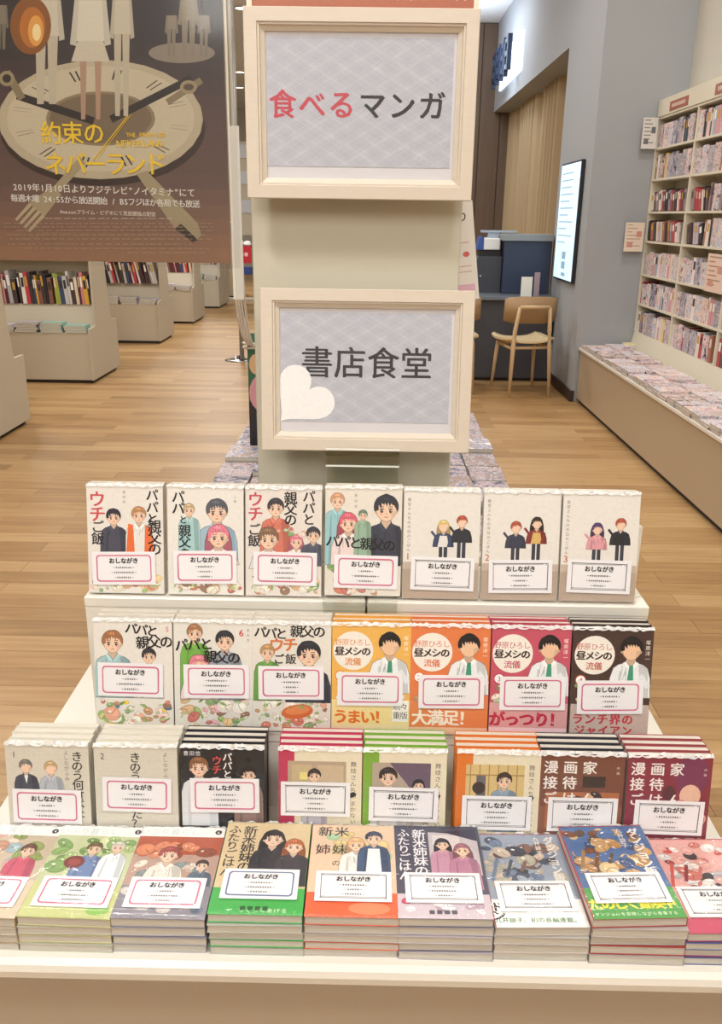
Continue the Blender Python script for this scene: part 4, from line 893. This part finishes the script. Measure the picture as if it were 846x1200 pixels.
# fork (lower left) and knife (lower right)
pp([(93, 184), (101, 191), (66, 229), (60, 222)], 'a69676'); pp([(62, 218), (72, 228), (52, 254), (34, 238)], 'a69676')
for i in range(4):
    x0, y0 = 36+i*5, 239+i*4.4; pp([(x0-1.6, y0-1.4), (x0+1.6, y0+1.4), (x0-16, y0+20), (x0-18.5, y0+18)], 'b5a684')
pp([(160, 204), (172, 200), (232, 262), (236, 276), (226, 284), (205, 268)], 'a39474'); pp([(205, 268), (226, 284), (232, 281), (212, 262)], '3b2f27')
obj_p = P2.build('poster_picture', t, loc=(0, -.0001, 0), rot=(math.pi/2, 0, 0)); 
P3 = Print(.00005); P3.z = .0022
def pt(s_, x0, y0, x1, sizepx, c, bold=0, slope=None):
    a = q(x0, y0); b = q(x1, y0+(0 if slope is None else slope)); n = max(1, len(s_)-1)
    k = (q(x0+10, y0)[0]-a[0])/10
    W = [.58 if ch.isascii() else 1.0 for ch in s_]; tot = sum(W)-W[0]/2-W[-1]/2; acc = 0
    for i, ch in enumerate(s_):
        u = (acc+W[i]/2-W[0]/2)/tot; acc += W[i]
        if ch == ' ': continue
        x = a[0]+(b[0]-a[0])*u; y = a[1]+(b[1]-a[1])*u
        P3.glyph(ch, x, y, sizepx*k, c)
        if bold: P3.glyph(ch, x+bold, y, sizepx*k, c); P3.glyph(ch, x, y+bold*.7, sizepx*k, c)
G = 'f0c830'
pt('約束の', 60, 156, 110, 26, G, 1.5); pt('ネバーランド', 65, 192, 182, 27, G, 1.8)
P3.line(*q(109, 188), *q(150, 136), 2.4, G); P3.line(*q(113, 188), *q(154, 134), 1.6, G)
pt('THE PROMISED', 150, 158, 192, 6.5, G, .4); pt('NEVERLAND', 140, 168, 188, 10, G, .8)
pt('2019年1月10日よりフジテレビ"ノイタミナ"にて', 18, 219, 224, 9.6, 'e9e2d6', .6, 7)
pt('毎週木曜 24:55から放送開始 / BSフジほか各局でも放送', 17, 232, 230, 9.0, 'e9e2d6', .6, 7)
pt('Amazonプライム・ビデオにて見放題独占配信', 72, 248, 180, 5.6, 'e0d4c4', .3, 3)
rd = random.Random(4)
for (y, xa, xb) in [(256, 48, 205), (262, 5, 250), (266, 5, 250), (270, 20, 252), (275, 8, 240), (280, 12, 250), (286, 10, 225), (291, 30, 246), (296, 150, 240)]:
    x = xa
    while x < xb:
        l = rd.uniform(2, 9); P3.line(*q(x, y), *q(min(x+l, xb), y), 1.5, 'b89c84' if y > 257 else 'd2c2b0'); x += l+rd.uniform(1, 4)
P3.build('poster_lettering', t, loc=(0, -.0001, 0), rot=(math.pi/2, 0, 0))
# cords that hang beside the poster and are tied round the standee
bm = NB()
def bez(a, b, c, d, n=14): return [((1-u)**3*a[0]+3*(1-u)**2*u*b[0]+3*(1-u)*u*u*c[0]+u**3*d[0], (1-u)**3*a[1]+3*(1-u)**2*u*b[1]+3*(1-u)*u*u*c[1]+u**3*d[1], (1-u)**3*a[2]+3*(1-u)**2*u*b[2]+3*(1-u)*u*u*c[2]+u**3*d[2]) for u in [i/n for i in range(n+1)]]
for (x0, yt, x1, xe) in [(268, 200, 272, 292), (271, 260, 276, 294), (277, 285, 280, 296), (283, 285, 284, 298)]:
    a = tuple(at(x0, yt, PY+.03)); e = tuple(at(xe, 404+(xe-292)*.4, 3.36)); m1 = tuple(at(x1, 330, PY+.2)); m2 = tuple(at(x1+4, 395, 3.1))
    top = (a[0], a[1], CEIL-.001) if x0 in (268, 277) else None
    tube(bm, ([top] if top else []) + bez(a, m1, m2, e), .0042, 6)
for k in (0, 1):
    tube(bm, [(-.50, 3.38, .965-.016*k), (-.495, 3.37, .962-.016*k), (-.45, 3.37, .962-.016*k), (-.40, 3.39, .968-.016*k)], .005, 6)
cp = bpy.data.objects['hanging_poster']; co = obj('cord', bm, M_cord, cp); co.matrix_parent_inverse = Matrix.Translation(-cp.location)
# chrome pole with round foot
t = thing('barrier_pole', 'slim steel pole with a round foot, left of the post', 'pole', (-1.385, 8.95, 0))
bm = NB(); lathe(bm, [(.135, 0), (.135, .006), (.11, .012), (.03, .016), (.026, .05)], 24); obj('round_foot', bm, M_chrome, t)
bm = NB(); tube(bm, [(.045, 0, .012), (.045, 0, CEIL-.002)], .024, 12); obj('shaft', bm, mat('dull_steel', 'a8a49e', .45, metal=.3), t)

# ------------------------------------------------------------------ left: rows of double-sided shelving units
SPC = ['e9e2da', 'd9d2cc', '5a2c34', 'c9424e', 'efe9e2', '4a3a3c', 'd98a8e', 'e8b43c', 'e9e2da', '3d4a6e', 'b9b4b4', 'e6cfae', 'd9647a', '2f2c34', 'a8b04a', 'f1ece4', '8a5a4c', 'c9c4c0']
def spine_book(w_, h, d, col):
    k = ('sb', round(w_, 3), round(h, 3), col)
    if k not in _bm_cache:
        bm = NB(); box(bm, -w_/2, w_/2, 0, d, 0, h, 0); box(bm, -w_/2+.001, w_/2-.001, .002, d, h-.002, h+.0002, 1)
        box(bm, -w_*.32, w_*.32, -.0006, 0, h*.55, h*.86, 2 )
        alt = random.choice(['fbf6ee', '3a3236', 'e8d9c4', 'c9a04a'])
        _bm_cache[k] = mesh('upright_book', bm, [spine_mat(0, col), M_page, spine_mat(0, alt)])
    return _bm_cache[k]
UX1 = -2.44
CN = {'e9e2da': 'white', 'd9d2cc': 'pale grey', '5a2c34': 'maroon', 'c9424e': 'red', 'efe9e2': 'white', '4a3a3c': 'dark brown', 'd98a8e': 'pink', 'e8b43c': 'yellow', '3d4a6e': 'navy', 'b9b4b4': 'grey', 'e6cfae': 'tan', 'd9647a': 'rose', '2f2c34': 'black',
      'a8b04a': 'olive green', 'f1ece4': 'white', '8a5a4c': 'brown', 'c9c4c0': 'light grey', 'f1e6e0': 'cream white', 'e9c9c4': 'pale pink', 'f4ece6': 'white', 'd9a0a4': 'dusty pink', 'e9ddd2': 'cream', 'c9b8c4': 'lilac grey', 'b8494e': 'red', 'f2dfe2': 'blush', 'd9c9b4': 'beige', 'aab4c4': 'pale blue', '6a4a44': 'dark brown', 'e6d28a': 'pale yellow', 'efe9e4': 'white', '9a8a90': 'mauve grey', 'a8705c': 'rust', 'e8c83c': 'yellow', '4f6f8a': 'blue'}
unit_no = ['nearest', 'second nearest', 'third nearest', 'fourth nearest', 'farthest']
for ui, (yf, yb) in enumerate([(5.23, 6.04), (7.53, 8.34), (10.04, 10.75), (11.97, 12.8), (14.04, 14.9), (15.95, 16.8)]):
    lab = ['beige double-sided shelving unit cut off at the left picture edge', 'beige shelving unit with its red and yellow spines under the poster', 'beige shelving unit with leaning dark books, third from the left edge', 'beige shelving unit with pink books, fourth back in the left row', 'small distant beige shelving unit with green items on its ledge', 'farthest beige shelving unit in the left row'][ui]
    wd = 2.4; t = thing('shelving_unit', lab, 'shelving', (UX1, yf, 0)); D = yb-yf
    bm = NB(); box(bm, -wd, -.02, .02, D-.02, .03, .44); obj('base_panel', bm, M_unit, t)
    bm = NB(); box(bm, -wd+.02, -.03, .03, D-.03, 0, .03); obj('kickboard', bm, M_kick, t)
    bm = NB(); prism(bm, [(0, .03), (D, .03), (D, .485), (D-.33*D+.1, .485), (D-.33, 1.5), (.33*D-.10, 1.5), (.17, .485), (0, .475)], 'x', -.0195, 0)
    obj('end_panel', bm, M_unit, t)
    bm = NB(); box(bm, -wd, -.021, D/2-.01, D/2+.01, .441, 1.5); obj('back_board', bm, M_unit, t)
    bm = NB(); prism(bm, [(.16, .441), (.235, .65), (.235, .662), (D/2-.011, .662), (D/2-.011, .441)], 'x', -wd, -.021); obj('slope_panel', bm, M_unit, t)
    for z in (1.035, 1.41):
        bm = NB(); box(bm, -wd, -.021, .20, D/2-.011, z, z+.018); obj('shelf', bm, M_case, t)
    cnt = {}; nb = [0, 34, 22, 12, 6, 0][ui]; x = -.035; rd = random.Random(90+ui)
    lean = [0, .08, .22, .18, 0, 0][ui]
    for k in range(nb):
        w_ = rd.choice([.014, .02, .026, .034]); h = rd.uniform(.20, .29); col = SPC[rd.randrange(len(SPC))]
        if ui == 1 and k == 1: col = 'e8b43c'; w_ = .034
        x -= w_/2+.002+h*math.sin(lean)*.02
        o = link('upright_book', spine_book(w_, round(h, 2), .16, col), None, (UX1+x, yf+D/2-.18, .6635), (0, -lean if rd.random() < .7 else -lean*.6, 0))
        tag(o, f"{CN.get(col, 'pale')} spine, {NTH[k]} from the right on the {unit_no[ui]} left shelving unit", 'book', f'upright books on the {unit_no[ui]} visible left shelf')
        x -= w_/2+.001
        if rd.random() < .1: x -= .02
    ns = [1, 6, 4, 3, 2, 1][ui]
    for k in range(ns):
        xx = UX1-.13-k*.215; nn = 4 if (k % 3) else 3
        for j in range(nn):
            o = link('flat_book', get_flat(k+ui) if False else plain_book('flat_book', .19, .135, .02, [M_jumd, M_jum2, mat('teal_cover', '8fc0b0', .4)][(k+ui) % 3 if k else (2 if ui == 1 else 0)], M_pageg), None, (xx+rd.uniform(-.01, .01), yf+.014, .486 if xx > UX1 and False else .441+j*.021), (0, 0, rd.uniform(-.03, .03)))
            tag(o, f"{['bottom', 'second', 'third', 'fourth'][j]} flat book up, {NTH[k]} pile from the aisle, ledge of the {['nearest', 'second', 'third', 'fourth', 'fifth', 'sixth'][ui]} left unit", 'book', f'flat books on the ledge of left unit {NTH[ui]}')
# things stored near the end of the far aisle
t = thing('goods_stand', 'far red goods stand with white lettering and white items on top', 'display stand', (-1.90, 13.0, 0))
bm = NB(); box(bm, -.13, .13, 0, .02, .76, 1.0); obj('red_panel', bm, mat('red_panel', 'b4202c', .5), t)
p = Print(.0005); p.text('SALE', -75, 890, 70, 'f4e9e6', step=48, bold=4) if False else [p.ell(-60+i*60, 880, 26, 30, 'e6b9b8') for i in range(3)]
p.build('panel_print', t, loc=(0, -.003, 0), rot=(math.pi/2, 0, 0))
bm = NB(); lathe(bm, [(.005, .09), (.05, .075), (.07, .03), (.06, 0)], 14, (-.05, .08, 1.0)); lathe(bm, [(.005, .07), (.045, .055), (.06, .02), (.05, 0)], 14, (.07, .08, 1.0)); obj('white_item', bm, mat('white_plush', 'f0efec', .9), t)
bm = NB(); box(bm, -.02, .13, .03, .18, .60, .70); obj('blue_bin', bm, mat('blue_bin', '2c3f7c', .5), t)
bm = NB(); box(bm, -.05, .0, .05, .10, 0, .76); box(bm, -.12, .12, .03, .18, .985, 1.0); obj('leg', bm, M_dark, t)
t = thing('tall_cabinet', 'tall pale cabinet far down the aisle beside the post', 'cabinet', (-2.35, 15.2, 0))
bm = NB(); box(bm, -.2, .55, .0, .3, 1.1, 2.55); obj('upper_case', bm, M_unit, t)
bm = NB(); box(bm, -.2, .55, .0, .3, 0, 0.05); box(bm, -.2, -.16, .0, .3, .05, 1.1); box(bm, .51, .55, 0, .3, .05, 1.1); obj('frame', bm, M_unit, t)
for z in (1.45, 1.9, 2.3):
    bm = NB(); box(bm, -.15, .5, -.02, 0, z, z+.2); obj('panel', bm, mat('cabinet_panel', 'c9ccd0', .4), t)

# ------------------------------------------------------------------ right: long bench with flat comics, wall bookcase
t = thing('low_bench', 'long low tan bench along the right wall covered in flat comics', 'bench', (0, 0, 0))
bm = NB(); box(bm, 1.70, 2.315, 2.2, 7.08, .035, .418); obj('front_panel', bm, M_bench, t)
bm = NB(); box(bm, 1.72, 2.315, 2.25, 7.06, 0, .035); obj('kickboard', bm, M_kick, t)
bm = NB(); box(bm, 1.685, 2.315, 2.2, 7.095, .426, .446); obj('bench_top', bm, M_white, t, bevel=.002, bseg=1)
bm = NB(); box(bm, 1.71, 2.315, 2.25, 7.08, .418, .426); obj('shadow_gap', bm, M_kick, t)
fb = [plain_book('flat_comic', .128, .178, .013, m, M_pageg) for m in (M_jum2, M_jum, M_jum2)]
cc = 0
y = 6.98
while y > 3.3:
    for c in range(2):
        n = 2+(cc*7 % 5 > 0)
        for k in range(n):
            o = link('flat_comic', fb[(cc+k) % 3], None, (1.692+.186*c+random.uniform(-.004, .004), y+random.uniform(-.003, .003), .4465+k*.0133), (0, 0, -math.pi/2+random.uniform(-.03, .03)))
            tag(o, ('topmost' if k == n-1 else ['bottom', 'middle'][k]) + f" comic, {NTH[cc//2]} {'aisle-side' if c == 0 else 'wall-side'} stack from far end of right bench", 'flat comic', 'stacked comics on the right bench, ' + ('aisle side' if c == 0 else 'wall side'))
        cc += 1
    y -= .134
for k in range(3):
    o = link('paperback', plain_book('paperback', .11, .15, .016, [mat('cream_cover', 'e9dcae', .5), mat('mint_cover', 'b9d0c4', .5)][k % 2]), None, (2.0+k*.01, 7.02, .4465+.0135*0+k*.0165), (0, 0, -math.pi/2-.1))
    tag(o, ['bottom', 'middle', 'topmost'][k] + ' book of the small pile at the far end of the right bench', 'book', 'small pile at the bench end')
# bookcase
CX = 2.12; YA, YB = 4.5, 7.09
t = thing('wall_bookcase', 'tall cream bookcase with seven rows of comics along the right wall', 'bookcase', (CX, 0, .4465))
Z0 = .4465
bm = NB(); prism(bm, [(-.03, 0), (.19, 0), (.19, .14), (0, .14)], 'y', YA, YB); obj('base_slope', bm, M_case, t)
levels = [.583, .805, 1.03, 1.278, 1.492, 1.724, 1.942, 2.155]
for i, z in enumerate(levels[1:]):
    bm = NB(); box(bm, -.004, .19, YA, YB, z-.011-Z0, z+.004-Z0); obj('shelf', bm, M_case, t)
bm = NB(); box(bm, -.012, .01, YA, YB, 2.160-Z0, 2.275-Z0); box(bm, .01, .19, YA, YB, 2.262-Z0, 2.275-Z0); obj('header_board', bm, M_case, t)
for y in (YB-.018, 6.225, 5.37, YA):
    bm = NB(); box(bm, -.0045, .19, y, y+.018, .1402, 2.1435-Z0); obj('divider', bm, M_case, t)
bm = NB(); box(bm, .175, .19, YA+.02, YB-.02, .1403, 2.14-Z0); obj('back_board', bm, M_case, t)
for y, n_ in ((6.62, 0), (5.75, 1), (4.9, 2)):
    bm = NB(); box(bm, -.016, -.0125, y-.19, y+.19, 2.175-Z0, 2.235-Z0); lb = obj('category_label', bm, mat('brick_label', 'a5604e', .5), t)
    pr = Print(.0001); [pr.rect(-140+k*36, -12, 24, 24, 'ead2c4') for k in range(8)]; pr.build('label_print', lb, loc=(-.0165, y, 2.205-Z0), rot=(math.pi/2, 0, -math.pi/2))
PALE = ['f1e6e0', 'e9c9c4', 'f4ece6', 'd9a0a4', 'e9ddd2', 'c9b8c4', 'b8494e', 'f2dfe2', 'd9c9b4', 'aab4c4', '6a4a44', 'e6d28a', 'efe9e4', '9a8a90']
rd = random.Random(12)
rowname = ['lowest', 'second lowest', 'third lowest', 'middle', 'third highest', 'second highest', 'highest']
PALE2 = ['f1e6e0', 'e9c9c4', 'f4ece6', 'd9a0a4', 'd9a0a4', 'e9ddd2', 'c9b8c4', 'b8494e', 'b8494e', 'd9c9b4', 'aab4c4', '6a4a44', 'e6d28a', 'efe9e4', '9a8a90', '9a8a90', 'a8705c', '6a4a44', 'e8c83c', '4f6f8a']
PT = (PALE2, PALE2[:12]+['e6d28a', 'b8494e', 'd9a0a4'], ['f1e6e0', 'e9c9c4', 'd9a0a4', 'f2dfe2', 'aab4c4', 'efe9e4', 'b8494e'], ['6a4a44', '9a8a90', '2f2c34', 'c9b8c4', 'a8705c', 'e9ddd2', 'b8494e'], ['6a4a44', '2f2c34', 'b8494e', '9a8a90', 'e9ddd2'], ['f4ece6', 'e9ddd2', 'f1e6e0', 'a8705c', 'd9c9b4', 'e8c83c', 'e9c9c4'], ['4f6f8a', '2f2c34', 'e9c9c4', 'aab4c4', 'd9a0a4', 'e9ddd2', '6a4a44'])
for ri in range(7):
    z = levels[ri]+.0045
    y = YB-.03; cnt = 0
    while y > 4.95:
        lean = .24 if ri in (3, 4) and y > 5.9 else 0
        face = rd.random() < (.45 if not lean else 0)
        w_ = rd.choice([.085, .10, .11]) if face else rd.choice([.022, .03, .045, .06])
        H_ = levels[ri+1]-.012-z-.008
        h = min(.175, H_)*(rd.uniform(.88, 1) if not lean else rd.uniform(.72, .84))
        foot = w_*math.cos(lean)+h*math.sin(lean)*(1 if cnt_gap_needed(y, lean) else 0) if False else w_
        y0 = y-foot-(h*math.sin(lean) if lean and y > YB-.05 else 0)
        if any(y0-.004-(h*.25 if lean else 0) < d+.018 and y+.004 > d for d in (6.225, 5.37)):
            y = (6.22 if y > 6.2 else 5.365)
            if lean: y -= .045
            continue
        if lean: y0 = y-foot-.012
        cnt += 1; hq = round(h, 2)-.001
        if face:
            key = ('fc', round(w_, 3), hq, rd.randrange(3))
            if key not in _bm_cache:
                bm = NB(); box(bm, -w_/2, w_/2, 0, .013, 0, hq); _bm_cache[key] = mesh('paperback', bm, [M_jum2, M_jum, M_jumd][key[3]])
            o = link('paperback', _bm_cache[key], None, (CX+.006, y-w_/2, z), (0, 0, -math.pi/2)); nm = 'cover-out comic'
        else:
            col = PT[ri][rd.randrange(len(PT[ri]))]
            o = link('paperback', spine_book(w_-.003, hq, .12, col), None, (CX+.01, y-w_/2, z), (0, lean and -lean, -math.pi/2)); nm = CN.get(col, 'pale')+' spine'
            if lean: o.location.z += (w_-.003)/2*math.sin(lean)+.001
        tag(o, f'{nm}, {NTH[cnt-1]} from far end, {rowname[ri]} shelf of the wall bookcase', 'paperback', f'wall bookcase {rowname[ri]} shelf ' + ('covers' if face else 'spines'))
        y = y0-.003
# small notices
def notice(label, loc, w_, h, cols, rz=0):
    t = thing('shelf_notice', label, 'notice', loc, rz)
    bm = NB(); box(bm, -w_/2, w_/2, 0, .003, 0, h); obj('card', bm, mat('notice_card_'+cols[0], cols[0], .5), t)
    p = Print(); W, H_ = w_*1000, h*1000; r = random.Random(len(label))
    for k in range(7):
        yy = H_*(.9-.12*k); p.rect(-W*.4, yy, W*r.uniform(.25, .75), H_*.035, cols[1])
    p.rect(W*.1, H_*.5, W*.28, H_*.2, cols[2]); p.rect(-W*.35, H_*.15, W*.3, H_*.16, cols[2]); p.build('card_print', t, loc=(0, -.0005, 0), rot=(math.pi/2, 0, 0))
notice('small white notice on the grey wall left of the bookcase top', (2.05, 7.04, 1.94), .11, .215, ('ddd8d2', '8a8684', '6a6a70'))
notice('cream notice on the grey wall left of the bookcase middle', (2.02, 7.04, 1.20), .145, .215, ('ecdcc8', 'c9a890', 'd99a8a'))
notice('pinkish card hung in front of the bookcase near the right edge', (2.085, 5.47, 1.02), .30, .225, ('ecd0c0', 'b8907c', 'd9a08c'), -math.pi/2)

# ------------------------------------------------------------------ screen and lit sign on the grey wall
t = thing('digital_signboard', 'tall thin lit screen on the grey wall above the chair', 'screen', (1.627, 7.70, .93))
bm = NB(); box(bm, 0, .03, -.375, .375, 0, .95); obj('bezel', bm, M_dark, t, bevel=.003, bseg=1)
bm = NB(); box(bm, -.003, 0, -.36, .36, .015, .935); obj('screen_panel', bm, mat('lit_screen', 'd0e4f0', .2, emit='c4e2f6', es=1.0), t)
p = Print(.0002); M_scr = mat('screen_print', '9bb8cc', .3, emit='8fb4cc', es=.5)
for k in range(11): p.rect(-300, 860-k*55, 430+120*math.sin(k*3), 9, '8a9fae')
p.rect(-60, 180, 150, 60, '46607c'); p.rect(-60, 100, 150, 60, '46607c'); p.rect(-40, 40, 160, 30, '8a9fae')
p.build('screen_print', t, loc=(-.0035, 0, 0), rot=(math.pi/2, 0, -math.pi/2), m=M_scr)
t = thing('backlit_sign', 'backlit lettering sign high on the grey wall, glowing white', 'sign', (1.655, 11.75, 3.02))
bm = NB(); box(bm, -.02, 0, -.82, .95, 0.0, .42); obj('light_box', bm, mat('sign_glow', 'fff', .4, emit='d6ecff', es=2.6), t, bevel=.01)
M_let = mat('sign_letter_face', '1c2840', .4)
rd = random.Random(3)
for k in range(4):                                # letter bodies, unreadable at this angle
    y0 = -.48+k*.36
    bm = NB(); hh = .40+.06*rd.random()
    box(bm, -.15, -.10, y0-.14, y0-.09, .04, hh); box(bm, -.15, -.10, y0+.09, y0+.14, .0, hh-.05)
    for z in (.06, .20, .34): box(bm, -.15, -.10, y0-.12, y0+.12, z, z+.05)
    obj('letter', bm, M_let, t)
area(1.35, 11.6, 3.2, .6, 5, (.72, .86, 1), (0, math.radians(-90), 0))  # bluish light turned towards the sign and its wall, not a ceiling lamp

# ------------------------------------------------------------------ counter, equipment, chairs
t = thing('service_counter', 'charcoal service counter behind the wooden chairs', 'counter', (0, 0, 0))
bm = NB(); box(bm, -.05, 1.64, 8.0, 8.6, .03, .735); obj('front_panel', bm, M_desk, t)
bm = NB(); box(bm, -.05, 1.64, 8.03, 8.6, 0, .03); obj('kickboard', bm, M_kick, t)
bm = NB(); box(bm, -.08, 1.655, 7.93, 8.65, .735, .765); obj('counter_top', bm, M_deskt, t, bevel=.003, bseg=1)
t = thing('office_cabinet', 'navy and grey office cabinet on the charcoal counter', 'cabinet', (1.42, 8.40, .7655))
bm = NB(); box(bm, -.22, .22, -.12, .24, 0, .47); obj('case', bm, M_navy, t, bevel=.004, bseg=1)
bm = NB(); box(bm, -.24, .22, -.14, .24, .47, .53); obj('lid', bm, mat('grey_lid', '8d9296', .5), t, bevel=.004, bseg=1)
bm = NB(); prism(bm, [(-.226, 0), (-.62, 0), (-.62, .10), (-.5, .22), (-.44, .33), (-.226, .33)], 'y', -.05, .22); obj('side_case', bm, mat('slate_plastic', '3f434c', .4), t)
for k in range(4):
    bm = NB(); tube(bm, [(-.58+k*.055, -.056, .19-k*.012), (-.58+k*.055, -.048, .19-k*.012)], .007, 8); obj('button', bm, mat('pale_button', 'e0e0dc', .4), t)
t = thing('document_scanner', 'white and blue scanner on top of the office cabinet', 'scanner', (1.09, 8.46, 1.0965))
bm = NB(); box(bm, -.07, .085, -.1, .15, .055, .16); obj('white_body', bm, mat('scanner_white', 'e4e6e6', .4), t, bevel=.01)
bm = NB(); prism(bm, [(-.13, .055), (-.07, .055), (-.07, .17), (-.10, .17)], 'y', -.1, .15); obj('blue_side', bm, mat('scanner_blue', '34549a', .4), t)
bm = NB(); box(bm, -.08, .25, .02, .14, .205, .225); box(bm, -.02, .09, .03, .12, .162, .205); obj('paper_tray', bm, mat('tray_blue_grey', 'a8b4c4', .5), t, bevel=.003, bseg=1)
bm = NB(); box(bm, -.1, .1, -.06, .12, 0.0, .052); obj('base', bm, M_dark, t)
for i, (x, wv_, c, lab) in enumerate([(1.385, .10, 'e9e6dc', 'white card holder on the counter above the chair back'), (1.475, .05, 'a08a90', 'narrow patterned brochure beside the white card holder')]):
    bm = NB(); box(bm, -wv_/2, wv_/2, 0, .02, 0, .17 if i == 0 else .21); bmesh.ops.transform(bm, matrix=Matrix.Shear('XZ', 4, (.25, 0)), verts=bm.verts)
    tag(obj('card_holder', bm, mat('holder_%d' % i, c, .4), None, (x, 8.02, .7655)), lab, 'card holder')
def chair(name_loc, rz, label):
    t = thing('wooden_chair', label, 'chair', name_loc, rz)
    # faces +y; four turned legs, curved seat, curved back on an inverted-U frame
    for s in (-1, 1):
        bm = NB(); tube(bm, [(s*.175, -.235, 0), (s*.158, -.205, .43), (s*.148, -.20, .55), (s*.128, -.225, .742)], [.013, .02, .018, .014], 10); obj('rear_leg', bm, M_chair, t)
        bm = NB(); tube(bm, [(s*.19, .25, 0), (s*.165, .20, .42)], [.012, .019], 10); obj('front_leg', bm, M_chair, t)
        bm = NB(); tube(bm, [(s*.166, -.16, .405), (s*.164, .20, .405)], .013, 8); obj('side_rail', bm, M_chair, t)
    bm = NB(); tube(bm, [(-.128, -.225, .745), (.128, -.225, .745)], .0145, 10); obj('top_bar', bm, M_chair, t)
    for y in (-.16, .20):
        bm = NB(); tube(bm, [(-.166, y, .405), (.166, y, .405)], .013, 8); obj('cross_rail', bm, M_chair, t)
    n = 12; bm = NB(); T = []; B_ = []
    for j in range(n+1):
        v = j/n; y = -.20+.46*v; ww = .205+.025*math.sin(v*math.pi)+.01*v
        if j in (0, n): ww -= .03
        r1 = []; r2 = []
        for i in range(n+1):
            u = i/n*2-1; z = .435+.035*abs(u)**3-.012*math.sin(v*math.pi)+(.012*(1-v)**3)
            r1.append(bm.verts.new((u*ww, y, z+.018))); r2.append(bm.verts.new((u*ww, y, z)))
        T.append(r1); B_.append(r2)
    for j in range(n):
        for i in range(n):
            bm.faces.new([T[j][i], T[j][i+1], T[j+1][i+1], T[j+1][i]]).smooth = True; bm.faces.new([B_[j][i], B_[j+1][i], B_[j+1][i+1], B_[j][i+1]]).smooth = True
        bm.faces.new([T[j][0], T[j+1][0], B_[j+1][0], B_[j][0]]); bm.faces.new([T[j][n], B_[j][n], B_[j+1][n], T[j+1][n]])
        bm.faces.new([T[0][j], B_[0][j], B_[0][j+1], T[0][j+1]]); bm.faces.new([T[n][j], T[n][j+1], B_[n][j+1], B_[n][j]])
    obj('seat', bm, M_chairs, t)
    bm = NB(); G_ = []
    for i in range(15):
        u = i/14*2-1; x = .225*u; y = -.135-.055*(1-u*u)+.0; hh = .11-.02*abs(u)**4; col = []
        for (dy, z) in ((.006, .715-hh), (-.010, .715-hh), (-.024, .715+hh), (-.008, .715+hh)): col.append(bm.verts.new((x, y+dy+.03, z)))
        G_.append(col)
    for a, b in zip(G_, G_[1:]):
        for k in range(4): bm.faces.new([a[k], a[(k+1) % 4], b[(k+1) % 4], b[k]]).smooth = True
    bm.faces.new(G_[0]); bm.faces.new(G_[-1][::-1])
    obj('backrest', bm, mat('oak_back', 'a5855f', .45), t)
    return t
chair((1.30, 7.47, 0), math.radians(9), 'pale oak chair with curved back, standing at the charcoal counter')
chair((.685, 7.55, 0), math.radians(2), 'pale oak chair mostly hidden behind the lower picture frame')

bpy.data.objects.remove(_fo)
